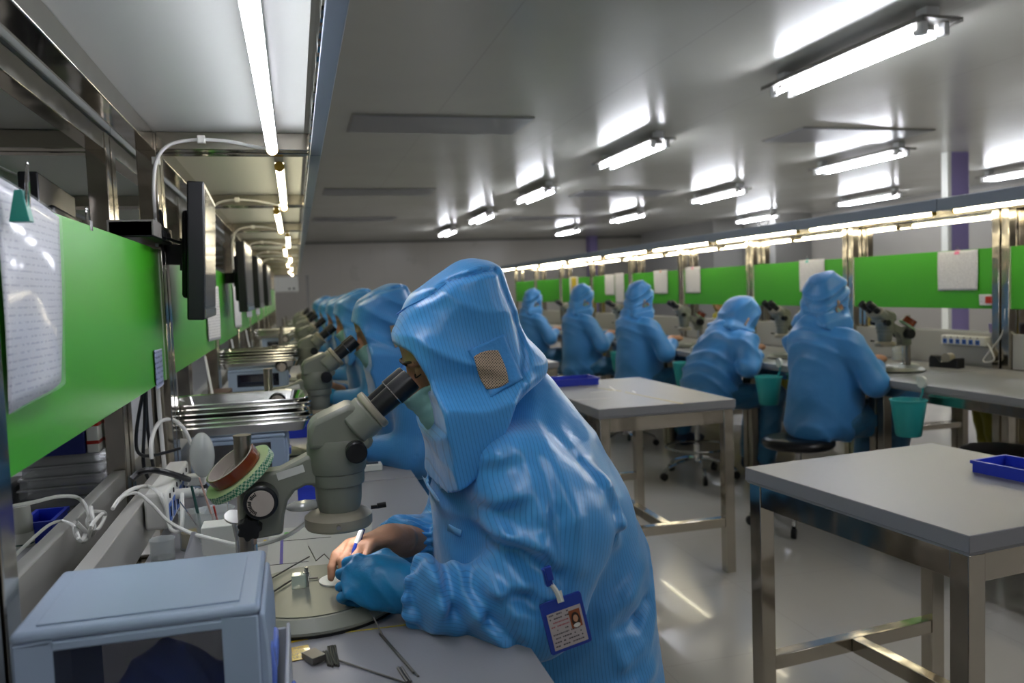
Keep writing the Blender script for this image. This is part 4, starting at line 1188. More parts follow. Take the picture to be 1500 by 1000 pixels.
t = thing('glass_beaker', 'clear beaker of tools on the right bench beside the nearest right microscope', 'beaker', (3.52-.12, 4.05, .75))
MB().lathe([(0, .002), (.034, .002), (.036, .006), (.036, .085), (.034, .085), (.034, .008), (0, .006)], n=32).build('glass_wall', 'clear', t)
MB().lathe([(0, .003), (.033, .003), (.033, .05), (0, .05)], n=24).build('contents', 'white', t)
for i, (dx, dy) in enumerate(((.05, .03), (.02, -.06), (.06, -.02))):
    o = MB().cyl((0, 0, 0), (dx, dy, .11), .003, n=8).build('tweezers', 'steel', None); o.location = (3.40, 4.05, .80)
    tag(o, 'steel tweezers standing in the beaker on the right bench', 'tweezers', 'tweezers in the right bench beaker')
def cloth_lump(lb, loc, r, m='white', seed=1, name='cleaning_cloth', cat='cloth'):
    rs = np.array(r)
    f = lambda P: np.maximum(elip(P, (0, 0, .0), r)-.25*min(r)*fold(P, (.7, .6, .2), 90, seed, 1.5)+.12*min(r), -P[..., 2])
    v, F = surface(f, -rs*1.5, rs*1.5, max(.0025, min(r)/9))
    root = thing(name, lb, cat, loc); smesh('crumpled_fabric', v, F, m, root); return root
cloth_lump('crumpled white cloth beside the black tape dispenser', (3.25, 3.78, .75), (.04, .06, .022), seed=3)
cloth_lump('crumpled white cloth at the hands of the upright worker', (3.12, 3.95, .75), (.05, .05, .02), seed=5)
cloth_lump('white glove on the bench before the bent worker', (2.93, 4.85, .75), (.05, .04, .03), 'whiteglove', 6, 'white_glove', 'glove')
cloth_lump('white glove on the bench before the third worker', (2.93, 5.65, .75), (.05, .04, .03), 'whiteglove', 8, 'white_glove', 'glove')
t = thing('storage_jar', 'lilac lidded tub on the screen ledge beside the nearest right posts', 'tub', (3.62, 3.55, .93)); t.location.z = .75
MB().lathe([(0, 0), (.05, 0), (.052, .01), (.05, .2), (0, .2)], n=28).build('tub', 'lilac', t)
MB().lathe([(0, .2), (.054, .2), (.054, .225), (0, .228)], n=28).build('lid', 'lilac', t)
def bin_(lb, loc, L, Wd, H, rz=0, m='blue'):
    t = thing('plastic_tray', lb, 'tray', loc, rz)
    a, b, w_ = L/2, Wd/2, .004
    M_ = MB().box(-a, a, -b, b, 0, .004).box(-a, -a+w_, -b, b, .004, H).box(a-w_, a, -b, b, .004, H).box(-a+w_, a-w_, -b, -b+w_, .004, H).box(-a+w_, a-w_, b-w_, b, .004, H)
    M_.box(-a-.004, -a, -b-.004, b+.004, H-.008, H).box(a, a+.004, -b-.004, b+.004, H-.008, H).box(-a, a, -b-.004, -b, H-.008, H).box(-a, a, b, b+.004, H-.008, H)
    M_.build('shell', m, t); return t
bin_('shallow blue plastic tray on the middle aisle table', (1.34, 3.99, .75), .27, .17, .036, -.03)
bin_('blue plastic tray cut by the right edge of the nearest table', (1.69, 1.60, .75), .12, .16, .03, .15)
# tape strips on the middle table
for i, (x0, y0, x1, y1, m, lb) in enumerate([(1.16, 3.42, 1.34, 3.40, 'white', 'white strip near the left edge'), (1.45, 3.62, 1.49, 3.80, 'white', 'bright strip at the centre'), (1.50, 3.50, 1.52, 3.58, 'white', 'short strip by the crossing lines'),
        (1.32, 3.62, 1.44, 3.63, 'white', 'short strip left of centre'), (1.53, 3.08, 1.47, 3.55, 'yellow', 'green yellow line running to the near edge'), (1.47, 3.6, 1.30, 4.1, 'yellow', 'green yellow line running to the far tray')]):
    a = math.atan2(y1-y0, x1-x0); L_ = math.hypot(x1-x0, y1-y0)
    o = MB().box(0, L_, -.004, .004, 0, .0006).build('tape_strip', m, None); o.location = (x0, y0, .7502); o.rotation_euler = (0, 0, a)
    tag(o, f'thin tape on the middle aisle table, {lb}', 'tape')
o = MB().box(0, .03, -.0006, 0, 0, .04).build('tape_strip', 'black', None); o.location = (1.36, 3.129-.0005, .66); tag(o, 'dark tape patch on the rail of the middle aisle table', 'tape')
# cabinet on the wall at the far end
t = thing('wall_unit', 'white boxy unit hung at the far end above the left bench', 'wall unit', (-.15, 16, 1.36))
MB().box(-.25, .22, 0, .25, 0, .29).build('casing', 'white', t, bevel=.01)
MB().cyl((.06, -.004, .06), (.06, 0, .06), .02).build('knob', 'black', t); MB().cyl((.14, -.004, .06), (.14, 0, .06), .02).build('knob', 'black', t)
struct('trim_5', MB().box(.22, .27, 16, 16.3, 0, 1.66), 'pier')
MT['clearbox2'] = mat('milky_plastic', '#b9c0c8', .3, alpha=.8)
MT['screen'] = mat('screen_glass', '#3b3f49', .12, spec=.7)
MT['sleeve'] = mat('clear_sleeve', '#dfe6ea', .06, alpha=.16, spec=1)
MT['tealclip'] = mat('teal_clip', '#1f7f78', .35)
MT['cardblue'] = line_mat('printed_card', '#8e97b8', '#39456e', 'Z', .012, .4, .35)
MT['cubeglass'] = mat('tinted_glass', '#a9bdb2', .08, alpha=.6, spec=.9)
MT['sheetgrey'] = mat('sheet_grey', '#9fa09c', .4)
MT['frost'] = mat('frosted_plastic', '#b8b8ae', .5, alpha=.85)
MT['navybox'] = mat('navy_card', '#0f1c58', .4); MT['yellowbox'] = mat('yellow_card', '#c98f18', .4)
MT['brown'] = mat('dark_red_enamel', '#3a1d18', .4)
MT['tagblue'] = mat('tag_pale_blue', '#6ba6d8', .5)
MT['darkgreen'] = mat('dark_green_handle', '#12403a', .4)
# ------------------------------------------------------------------ left bench: monitors, papers, cables
D = lambda px, py, z=.75: atz(px, py, z)
PXL = LC+.068
def monitor(lb):
    t = thing('monitor', lb, 'monitor')
    MB().box(-.028, .010, -.225, .225, -.16, .16).build('casing', 'black', t, bevel=.004)
    MB().box(-.045, -.028, -.16, .16, -.11, .10).build('back_cover', 'black', t, bevel=.012)
    MB().box(.0101, .0112, -.207, .207, -.13, .145).build('screen', 'screen', t)
    b = MB().box(.0101, .0125, -.21, .21, -.156, -.136).build('control_strip', 'tray', t)
    m_ = MB().box(-.06, -.035, -.04, .04, -.04, .04).box(-.108, -.055, -.02, .02, -.025, .025).build('mount_bracket', 'rubber', t)
    return t
mo = monitor('black flat monitor over the left bench, nearest one with a glossy screen'); mo['group'] = 'monitors over the left bench'
mo.location = (-.215, 2.25, 1.362); mo.rotation_euler = (0, math.radians(3), math.radians(2.0))
for x, y, lb in ((-.215, 4.12, 'second monitor along the left bench, seen edge on'), (-.215, 5.5, 'third monitor along the left bench, seen edge on'), (-.205, 6.9, 'fourth monitor along the left bench, seen edge on')):
    dup(mo, (x, y, 1.35), math.radians(-1), lb, 'monitors over the left bench')
m2 = dup(mo, (-.545, 2.12, 1.365), PI+.08, 'black monitor seen from behind across the left bench, above the green panel', 'monitors over the left bench')
# hub on top of the panel
t = thing('network_switch', 'flat black hub with ports on top of the nearest green panel by the post', 'hub', (-.33, 2.03, 1.405))
MB().box(-.045, .045, -.13, .15, -.018, .018).build('case', 'black', t, bevel=.003)
MB().box(-.046, .0455, -.13, -.02, -.014, .019).build('metal_label', 'fixture', t)
for i in range(4): MB().box(.0451, .0462, .0+.033*i, .02+.033*i, -.008, .006).build('port', 'darkhole', t)
MB().tube([(.03, .12, .018), (.03, .10, .05), (.035, .05, .055), (.04, .03, .02)], .0035).build('lead', 'black', t)
t = thing('black_cable', 'black cable from the hub to the nearest monitor', 'cable')
MB().tube([(-.29, 2.08, 1.398), (-.25, 2.12, 1.385), (-.24, 2.2, 1.383), (-.235, 2.28, 1.39)], .004).build('cord', 'black', t)
# paper in a plastic sleeve with a teal binder clip
def qsheet(name, lb, cs, m, cat, bend=.01, grp=None, solid=.0008, n=16, lift=0):
    c = sum((Vector(p) for p in cs), Vector())/4
    t = thing(name, lb, cat, c, 0, grp)
    def fn(u, v):
        a = Vector(cs[0])*(1-u)+Vector(cs[1])*u; b = Vector(cs[3])*(1-u)+Vector(cs[2])*u
        p = a*(1-v)+b*v-c; p.x += bend*math.sin(PI*u)*(.3+.7*v)+bend*.35*math.sin(7*u+3*v)*v+lift; return p
    MB().grid(fn, n, n).build('sheet', m, t, solid=solid); return t
Xp = PXL+.004
cs = [atx(-8, 256, Xp), atx(86, 318, Xp), atx(92, 548, Xp+.004), atx(12, 607, Xp+.004)]
MT['oldpaper'] = line_mat('ruled_print', '#aeb0b8', '#9496a2', 'Z', .0085, .3, .35, coat=.25)
qsheet('paper_sheet', 'printed form in a clear sleeve clipped on the nearest green panel', cs, 'oldpaper', 'paper')
c2 = [p+Vector((.004, 0, 0)) for p in cs]
qsheet('plastic_sleeve', 'clear plastic sleeve over the printed form on the nearest green panel', c2, 'sleeve', 'sleeve', bend=.013, solid=0)
p = atx(30, 300, Xp+.02)
t = thing('binder_clip', 'teal binder clip with long wire handle on the form at the left', 'clip', p)
MB().prism([(-.013, -.024), (.013, -.024), (.006, .02), (-.004, .02)], -.011, .011, M=Matrix.Rotation(PI/2, 4, 'X')).build('clip_body', 'tealclip', t, bevel=.001)
MB().tube([(.008, -.006, -.01), (.010, -.004, .03), (.012, .0, .058), (.010, .008, .03), (.008, .010, -.01)], .0017, n=7).build('wire_handle', 'chrome', t); t.scale = (.8, .8, .8)
a = atx(226, 513, PXL+.004); b = atx(240, 562, PXL+.004)
qsheet('name_card', 'small blue edged photo card on the lower corner of the nearest green panel', [(a.x, a.y, a.z), (b.x, b.y, a.z-.002), (b.x, b.y, b.z), (a.x, a.y, b.z-.004)], 'cardblue', 'card', .001)
for i, (y0, y1, z0, z1, lb) in enumerate([(3.14, 3.36, 1.10, 1.30, 'white sheet low on the second left green panel behind the monitor'), (4.5, 4.66, 1.10, 1.38, 'white sheet on the third left green panel near its far post'),
        (5.6, 5.8, 1.13, 1.36, 'white sheet on the fourth left green panel'), (6.9, 7.1, 1.12, 1.37, 'white sheet on the fifth left green panel')]):
    qsheet('paper_sheet', lb, [(PXL+.004, y0, z1), (PXL+.03, y1, z1), (PXL+.03, y1, z0), (PXL+.006, y0, z0)], 'printpaper', 'paper', .006, 'sheets on the left green panels')
def wclip(p, lb):
    t = thing('wire_clip', lb, 'clip', p, 0, 'small clips on the left panel')
    MB().box(-.006, .006, -.009, .009, -.012, .004).build('clip_body', 'chrome', t)
    MB().tube([(0, -.006, 0), (0, -.004, .022), (0, .004, .022), (0, .006, 0)], .0014, n=6).build('wire_handle', 'chrome', t)
wclip((PXL-.005, 1.47, 1.379), 'small steel clip on the top edge of the nearest green panel, middle')
wclip((PXL-.005, 3.05, 1.379), 'small steel clip on the top edge of the second left green panel')
# lamp leads along the cross beams
for k in range(0, 6):
    y = LY0+LP*(k+1)-.03-.025
    t = thing('lamp_cable', f'white lamp lead clipped along the left cross beam, {NUM[k]} one', 'cable', (0, 0, 0), 0, 'white lamp leads on the left cross beams')
    MB().tube([(-.04, y-.02, 1.612), (-.08, y-.002, 1.622), (-.14, y, 1.634), (-.21, y, 1.637), (-.27, y-.002, 1.625), (-.30, y-.012, 1.59), (-.312, y-.014, 1.53), (-.313, y-.014, 1.45), (-.313, y-.014, 1.38)], .0042).build('cord', 'cable', t)
    for x, z in ((-.20, 1.637), (-.305, 1.585)): MB().box(x-.009, x+.009, y-.010, y+.004, z-.009, z+.009).build('cable_clip', 'white', t, bevel=.001)
t = thing('black_cable', 'bundle of black cords hanging by the post at the end of the nearest green panel', 'cable')
MB().tube([(-.345, 2.05, 1.1), (-.35, 2.04, .98), (-.355, 2.02, .87), (-.33, 2.04, .80)], .004).build('cord', 'black', t)
MB().tube([(-.35, 2.09, 1.1), (-.352, 2.08, .95), (-.34, 2.08, .80)], .004).build('cord', 'black', t)
MB().tube([(-.335, 2.0, 1.08), (-.36, 1.98, .95), (-.35, 2.0, .9), (-.29, 2.12, .89)], .004).build('cord', 'black', t)
t = thing('white_cable', 'grey white cord hanging by the post beside the black cords', 'cable')
MB().tube([(-.33, 2.12, 1.1), (-.33, 2.12, .98), (-.325, 2.11, .84)], .005).build('cord', 'cable', t)
# power strip of the left bench
o = pstrip('white power strip with blue sockets at the end of the left grey screen', (-.292, 1.93, .788), 0); o.scale = (1, 1.15, 1.5)
def wire(lb, pts, r=.0042, m='cable', name='white_cable', cat='cable', grp=None):
    t = thing(name, lb, cat, (0, 0, 0), 0, grp); MB().tube(pts, r).build('cord', m, t); return t
G = lambda px, py, X: tuple(atx(px, py, X))
wire('white cable looping over the left grey screen', [G(165, 745, -.337), G(178, 728, -.333), G(200, 722, -.325), G(222, 738, -.29), G(245, 762, -.26), (-.215, 1.62, .815), (-.16, 1.5, .83), (-.105, 1.40, .842), (-.07, 1.37, .85), (-.03, 1.34, .868), (.0, 1.34, .885)], .0036)
wire('second white cable draped over the screen end beside the power strip', [G(172, 735, -.34), G(190, 718, -.33), G(215, 712, -.32), G(235, 725, -.28), G(245, 760, -.27), (-.255, 1.7, .80), (-.235, 1.68, .81), (-.24, 1.75, .86)], .004)
wire('thick black plug cord lying over the power strip', [G(193, 702, -.345), G(205, 692, -.33), G(225, 688, -.30), G(255, 695, -.27), G(285, 705, -.25), G(300, 712, -.235), G(298, 718, -.23)], .007, 'black', 'black_cable')
wire('tall white loop of cord standing behind the power strip', [G(222, 672, -.335), G(222, 645, -.335), G(232, 620, -.33), G(250, 614, -.31), G(268, 626, -.28), G(283, 655, -.26), G(296, 680, -.245), G(302, 695, -.24), G(290, 708, -.25), G(272, 708, -.26)], .0048)
t = thing('plug', 'white mains plug lying by the power strip', 'plug', tuple(atx(285, 702, -.245)))
MB().box(-.02, .025, -.018, .018, -.012, .012).cyl((.02, 0, 0), (.045, 0, -.004), .006).build('plug_body', 'white', t, bevel=.004)
t = thing('plug', 'white round plug with ribbed collar, in front of the power strip', 'plug', tuple(atx(272, 722, -.25)))
MB().cyl((-.02, 0, 0), (.018, 0, 0), .011).cyl((.018, 0, 0), (.042, 0, 0), .006).cyl((.022, 0, 0), (.026, 0, 0), .0085).cyl((.032, 0, 0), (.036, 0, 0), .0085).build('plug_body', 'white', t)
X_ = LC-.003
wire('white cord running over the far grey screen at the left edge', [G(-10, 748, -.48), G(20, 741, -.46), G(50, 735, -.45), G(85, 727, -.44), G(112, 728, -.42), G(126, 742, -.40), G(132, 765, -.385)], .0035)
wire('white cord lying along the top of the far grey screen', [G(5, 830, -.437), G(40, 796, -.434), G(70, 770, -.434), G(88, 763, -.434), G(102, 766, -.41), G(110, 772, -.385)], .0028)
co_ = [G(133, 742, -.385), G(138, 775, -.375), G(132, 783, -.39), G(112, 765, -.375), G(125, 780, -.39), G(117, 792, -.375), G(109, 770, -.39), G(112, 785, -.38), G(122, 793, -.385), G(130, 786, -.38),
       G(135, 768, -.37), G(150, 752, -.38), G(154, 756, -.385), G(142, 776, -.38), G(128, 766, -.39), G(136, 750, -.385), G(152, 750, -.38)]
wire('bundled white cord coiled between the two grey screens', co_, .0038)
# ------------------------------------------------------------------ drawer boxes and trays
def drawer_unit(lb, x0, x1, y0, y1, H, rows=1):
    t = thing('drawer_unit', lb, 'drawer box', ((x0+x1)/2, (y0+y1)/2, .75)); a = (x1-x0)/2; b = (y1-y0)/2
    MB().box(-a, a, -b, b, H-.012, H).build('top_panel', 'pale', t, bevel=.005)
    MB().box(-a+.02, a-.02, -b+.015, b-.015, H, H+.0018).build('raised_lid', 'pale', t, bevel=.001)
    h = H/rows
    MB().box(-a, a, -b+.004, b-.004, 0, .006).build('bottom_panel', 'pale', t)
    MB().box(-a, -a+.004, -b+.006, b-.006, .006, H-.012).build('rear_panel', 'pale', t)
    for s in (-1, 1):
        f = MB(); y = s*(b-.003)
        yy = sorted((y-.003, y+.003))
        f.box(-a+.002, -a+.036, *yy, .0, H-.012).box(a-.036, a-.002, *yy, .0, H-.012)
        for k in range(rows): f.box(-a+.036, a-.036, *yy, k*h, k*h+.018)
        f.box(-a+.036, a-.036, *yy, H-.022, H-.012)
        f.build('side_frame', 'pale', t, bevel=.002)
        for k in range(rows): MB().box(-a+.034, a-.034, y-.0015, y+.0015, k*h+.016, min((k+1)*h, H-.020)).build('side_window', 'smoke', t)
    for k in range(rows):
        z0, z1 = k*h+.006, (k+1)*h-.014
        d = MB(); n = 12
        prof = [(a+.002+.022*math.sin(PI*i/n*.5)*(1 if True else 0), z1-(z1-z0)*i/n) for i in range(n+1)]
        poly = [(a-.004, z1), (a+.004, z1)]+[(a+.002+.006*math.sin(PI*(i/n)**.7), z1-(z1-z0)*i/n) for i in range(1, n)]+[(a+.004, z0), (a-.004, z0)]
        dr = d.prism(poly, -b+.008, b-.008, M=Matrix.Rotation(PI/2, 4, 'X')).build('drawer', 'pale', t, bevel=.003)
        MB().box(a+.004, a+.013, -.03, .03, z0+(z1-z0)*.45, z0+(z1-z0)*.62).build('drawer_pull', 'sockp', dr, bevel=.004)
        MB().box(-a+.03, a-.01, -b+.014, b-.014, z0+.001, z0+.004).build('drawer_floor', 'pale', t)
    return t
MT['sockp'] = mat('violet_blue_plastic', '#5b74c4', .35)
dn = drawer_unit('pale blue plastic drawer box with smoky side window at the lower left front', -.285, -.052, .875, 1.07, .18)
MB().prism([(0, 0), (.007, .0), (.009, .04), (.006, .065), (0, .07)], -.012, .012, M=Matrix.Translation((.1165+.004, -.06, .055)) @ Matrix.Rotation(PI/2, 4, 'X')).build('side_latch', 'sockp', dn, bevel=.003)
MB().box(.1215, .137, -.085, .085, .003, .006).box(.137, .1415, -.088, .088, .003, .085).box(.1215, .137, -.088, -.083, .003, .08).box(.1215, .137, .083, .088, .003, .08).build('open_drawer', 'clearbox2', dn, bevel=.002)
MB().box(.1417, .147, -.03, .0, .03, .05).build('drawer_tab', 'sockp', dn, bevel=.004)
MT['navy'] = mat('dark_blue_cloth', '#2450b0', .6)
cloth_lump('crumpled dark blue glove inside the nearest drawer box', (-.15, .93, .765), (.075, .035, .12), 'navy', 4, 'folded_glove', 'glove')
drawer_unit('pale blue drawer box under the nearest stack of steel trays', -.29, -.045, 2.30, 2.52, .13)
drawer_unit('pale blue two tier drawer box under the second stack of steel trays', -.30, -.05, 3.75, 3.98, .19, 2)
drawer_unit('pale blue drawer box under the farthest stack of steel trays', -.26, -.02, 6.5, 6.72, .19, 2)
def tray(lb):
    t = thing('steel_tray', lb, 'tray')
    a, b, h = .18, .125, .028
    def rr(a, b, r, n=6):
        out = []
        for cx, cy, s in ((a-r, b-r, 0), (-a+r, b-r, 1), (-a+r, -b+r, 2), (a-r, -b+r, 3)):
            for i in range(n+1):
                t_ = PI/2*(s+i/n); out.append((cx+r*math.cos(t_), cy+r*math.sin(t_)))
        return out
    rings = [(rr(a-.02, b-.02, .03), 0.), (rr(a-.008, b-.008, .035), h-.003), (rr(a, b, .04), h), (rr(a+.001, b+.001, .04), h-.003), (rr(a-.006, b-.006, .035), h-.005), (rr(a-.018, b-.018, .03), -.0015)]
    m = MB(); n = len(rings[0][0]); vs = [(x, y, z) for r, z in rings for x, y in r]; fs = []
    for k in range(len(rings)-1):
        for i in range(n): fs.append((k*n+i, k*n+(i+1) % n, (k+1)*n+(i+1) % n, (k+1)*n+i))
    fs.append(tuple(range(n))); fs.append(tuple((len(rings)-1)*n+i for i in range(n-1, -1, -1)))
    m.add(vs, fs).build('tray_shell', 'tray', t, ang=40)
    return t
tr = tray('x'); used = False
ordn = ['lowest', 'second lowest', 'third', 'fourth', 'fifth', 'topmost']
for sx, sy, z0, n, nm in ((-.155, 2.41, .8845, 6, 'nearest'), (-.165, 3.87, .9445, 5, 'second'), (-.13, 6.61, .9445, 4, 'farthest')):
    for i in range(n):
        lb = f'rimmed steel tray, {"topmost" if i == n-1 else ordn[i]} of the {nm} stack on a pale blue drawer box'
        loc = (sx+.006*math.sin(i*2.1), sy+.004*math.cos(i*1.7), z0+.0125*i)
        if not used: tr.location = loc; tr['label'] = lb; tr['group'] = 'steel trays stacked on drawer boxes'; used = True
        else: dup(tr, loc, .02*math.sin(i*3), lb, 'steel trays stacked on drawer boxes')
# small goods on the left bench
bin_('small blue plastic bin behind the nearest microscope', (.02, 2.10, .75), .075, .10, .038)
bin_('blue plastic bin beyond the second microscope pillar', (.0, 3.05, .75), .12, .14, .04)
MT['creamcloth'] = mat('cream_cloth', '#c6c7a0', .7)
cloth_lump('cream gloves folded on the base of the second microscope', (-.03, 2.545, .7765), (.045, .04, .02), 'creamcloth', 7, 'folded_glove', 'glove')
t = thing('counter_box', 'small grey counter lying on the bench in front of the second worker', 'counter', (.185, 2.33, .75))
MB().box(-.03, .03, -.02, .02, 0, .02).build('case', 'white', t, bevel=.003); MB().box(-.02, .02, -.012, .008, .02, .0212).build('display', 'black', t)
def jar(lb, loc, r, h, m='clear', fill=None, fh=.5, name='glass_beaker', cat='beaker'):
    t = thing(name, lb, cat, loc)
    MB().lathe([(0, .0), (r, .0), (r*1.0, h-.003), (r*1.08, h), (r*1.02, h), (r*.93, h-.004), (r*.93, .004), (0, .004)], n=32).build('glass_wall', m, t, ang=40)
    if fill: MB().lathe([(0, .0045), (r*.9, .0045), (r*.9, h*fh), (0, h*fh)], n=24).build('contents', fill, t)
    return t
MT['grit'] = mat('metal_grit', '#77776f', .4, metal=.6, bump=1, bscale=300)
b1 = jar('small clear beaker holding metal filings beside the drawer box', (-.262, 1.62, .75), .0215, .058, 'clear', 'grit', .4)
jar('clear beaker of amber liquid behind the small beaker', (-.222, 1.74, .75), .026, .075, 'clear', 'gold', .45)
jar('tall clear jar of tools beside the nearest microscope', (-.175, 1.70, .75), .036, .085, 'clear')
for i, (a, b, r, m, lb) in enumerate([((-.195, 1.70, .756), (-.215, 1.70, .885), .004, 'darkgreen', 'dark green handled pick standing in the tool jar'), ((-.165, 1.705, .756), (-.20, 1.70, .90), .0028, 'pinkish', 'pale pink stick standing in the tool jar'),
        ((-.16, 1.69, .756), (-.172, 1.66, .85), .003, 'red', 'red handled tweezers in the tool jar'), ((-.155, 1.72, .756), (-.15, 1.73, .88), .0025, 'chrome', 'steel tweezers in the tool jar'), ((-.18, 1.69, .756), (-.235, 1.68, .86), .002, 'chrome', 'thin steel probe leaning left in the tool jar')]):
    if m == 'darkgreen': MT['darkgreen'] = mat('dark_green_handle', '#12403a', .4)
    if m == 'pinkish': MT['pinkish'] = mat('pink_stick', '#b59488', .5)
    o = MB().cyl((0, 0, 0), Vector(b)-Vector(a), r, r*.6, n=10).build('hand_tool', m, None); o.location = a; tag(o, lb, 'tool', 'tools in the tall jar')
t = thing('paper_cone', 'folded white paper cone standing beside the tool jar', 'paper', (-.20, 1.57, .75))
MB().add([(-.03, 0, 0), (.03, 0, 0), (.02, .02, 0), (-.02, .02, 0), (-.005, .01, .075), (.002, .012, .075)], [(0, 1, 5, 4), (1, 2, 5), (2, 3, 4, 5), (3, 0, 4), (0, 3, 2, 1)]).build('sheet', 'paper', t)
t = thing('white_carton', 'plain white carton behind the nearest microscope pillar', 'carton', (-.148, 1.575, .75))
MB().box(-.04, .028, 0, .05, 0, .082).build('carton_body', 'white', t, bevel=.002); MB().box(.03, .055, .005, .05, 0, .078).build('carton_insert', 'paper', t)
t = thing('inspection_mirror', 'small round mirror on a short stem behind the nearest focus knob', 'mirror', tuple(aty(344, 765, 1.40)))
MB().lathe([(0, 0), (.017, 0), (.0175, .0015), (.0165, .003), (0, .003)], n=32, M=Matrix.Rotation(math.radians(14), 4, 'Y') @ Matrix.Rotation(math.radians(25), 4, 'X'), o=(0, 0, .008)).build('mirror_head', 'tray', t)
MB().cyl((.0, .0, .005), (.003, .0, -.03), .006, .004).build('stem', 'chrome', t)
MB().cyl((.003, 0, -.03), (.003, 0, -.117+.03), .004).build('stem_base', 'chrome', t)
# plastic bag
def bag(lb, loc, r, seed):
    f = lambda P: elip(P, (0, 0, 0), r)-.3*min(r)*fold(P, (.6, .3, .7), 55, seed, 1.2)+.1*min(r)
    rs = np.array(r); v, F = surface(f, -rs*1.5, rs*1.5, .004); t = thing('plastic_bag', lb, 'bag', loc); smesh('film', v, F, 'bagfilm', t, relax=1); return t
MT['bagfilm'] = mat('frosted_film', '#b9bcb8', .18, alpha=.75, spec=.8)
bag('crumpled frosted plastic bag standing behind the power strip', (-.22, 1.95, .90), (.03, .03, .055), 3)
bag('clear crumpled film on the ring of the nearest microscope', (-.005, 1.36, .908), (.03, .025, .008), 9)
# stage and desk tools
def rod(lb, a, b, r=.0016, m='satin', name='steel_rod', cat='rod', grp=None, mid=None, r1=None):
    a = Vector(a); b = Vector(b); pts = [(0, 0, 0)]+([tuple(Vector(q)-a) for q in mid] if mid else [])+[tuple(b-a)]
    mb = MB().tube(pts, r, n=8, smooth=0)
    o = mb.build(name, m, None); o.location = a; return tag(o, lb, cat, grp)
MT['satin'] = mat('dull_metal', '#6d6a64', .35, metal=.85)
S = lambda px, py, z: tuple(atz(px, py, z))
rod('bent zigzag wire lying on the nearest microscope base', S(452, 800, .776), S(502, 840, .776), .0011, mid=[S(463, 821, .776), S(475, 811, .776)])
rod('thin wire leaning on the glass cube, left on the microscope base', S(395, 848, .778), S(453, 815, .778), .0013, mid=[S(428, 829, .778)])
rod('straight pick lying across the left of the microscope base', S(391, 872, .778), S(426, 850, .778), .0016)
rod('thick short pin between glass cube and white disc', S(448, 847, .777), S(466, 846, .777), .0016)
t = thing('glass_cube', 'small clear cube with a steel screw on the nearest microscope base', 'cube', (*atz(438, 860, .7745)[:2], .7745))
MB().box(-.011, .011, -.008, .010, 0, .022).build('cube', 'cubeglass', t, bevel=.001)
MB().cyl((.013, 0, 0), (.013, 0, .032), .0035, n=12).cyl((.013, 0, .018), (.013, 0, .024), .0055, n=12).build('screw', 'chrome', t)

rod('long thin tweezers lying from the gloved hand to the front of the bench', S(535, 882, .776), S(613, 990, .7525), .0013, mid=[S(548, 905, .775), S(560, 930, .7535)], name='tweezers', cat='tweezers')
rod('second arm of the long tweezers on the bench front', S(556, 928, .7525), S(606, 985, .7525), .0014, name='tweezers', cat='tweezers')
rod('long steel rod pointing to the lower edge from the pin bundle', S(494, 966, .752), S(593, 999, .752), .0013)
rod('short thick pin near the lower end of the long rod', S(583, 978, .752), S(597, 999, .752), .0022)
rod('second short pin beside the thick pin near the long rod', S(588, 977, .752), S(602, 998, .752), .0018)
for i in range(6):
    a = S(474+3.3*i, 950-(2 if i > 1 else -4)-.6*i, .752+.0002); b = S(481+3.0*i, 974+1.2*(i % 3)-.3*i, .752)
    rod('thin steel pin in the small bundle between magnet block and long rod', a, b, .0017, grp='pins bundled on the bench front')
t = thing('magnet_block', 'small grey metal block lying on the yellow label', 'block', (*atz(460, 966, .752)[:2], .7525), math.radians(28))
MB().box(-.0105, .0105, -.015, .015, 0, .009).build('block', 'satin', t, bevel=.0008)
a = Vector(S(418, 942, .7503)); b = Vector(S(476, 930, .7503)); dirv = (b-a).normalized()
def strip(lb, a, b, w_, m, z=0, cat='tape', name='tape_strip'):
    a = Vector(a); b = Vector(b); L = (b-a).length; o = MB().box(0, L, -w_/2, w_/2, 0, .0005).build(name, m, None); o.location = (a.x, a.y, .7502+z); o.rotation_euler = (0, 0, math.atan2(b.y-a.y, b.x-a.x)); return tag(o, lb, cat)
strip('amber tape strip on the bench above the yellow label', a, b, .0055, 'gold', .0002)
strip('thin yellow line taped across the bench front', S(474, 930, .75), S(612, 913, .75), .0032, 'yellow')
# yellow label with printed rows
MT['label_y'] = line_mat('yellow_label_print', '#c2a41e', '#4a3a10', 'Y', .0075, .42, .25, coat=.4)
t = thing('yellow_label', 'yellow film label with rows of print on the bench beside the drawer box', 'label', (*atz(440, 956, .7505)[:2], .7508), math.radians(8))
MB().box(-.018, .014, -.023, .021, 0, .0008).build('label_sheet', 'label_y', t)
for i, s_ in enumerate(('UNC', 'CCLC', 'UFT', 'LE.J')):
    cu = bpy.data.curves.new('print', 'FONT'); cu.body = s_; cu.size = .0085; cu.extrude = .00005
    o = bpy.data.objects.new('print_row', cu); COL.objects.link(o); cu.materials.append(MT['skin_dark']); bpy.context.view_layer.update(); me_ = bpy.data.meshes.new_from_object(o); bpy.data.objects.remove(o); o = bpy.data.objects.new('print_row', me_); COL.objects.link(o); o.parent = t; o.location = (-.012, .012-.0095*i, .0009)
kids(t)[0].material_slots[0].material = MT['gold']
MT['gold'].node_tree.nodes['Principled BSDF'].inputs['Base Color'].default_value = lin('#b8971c')
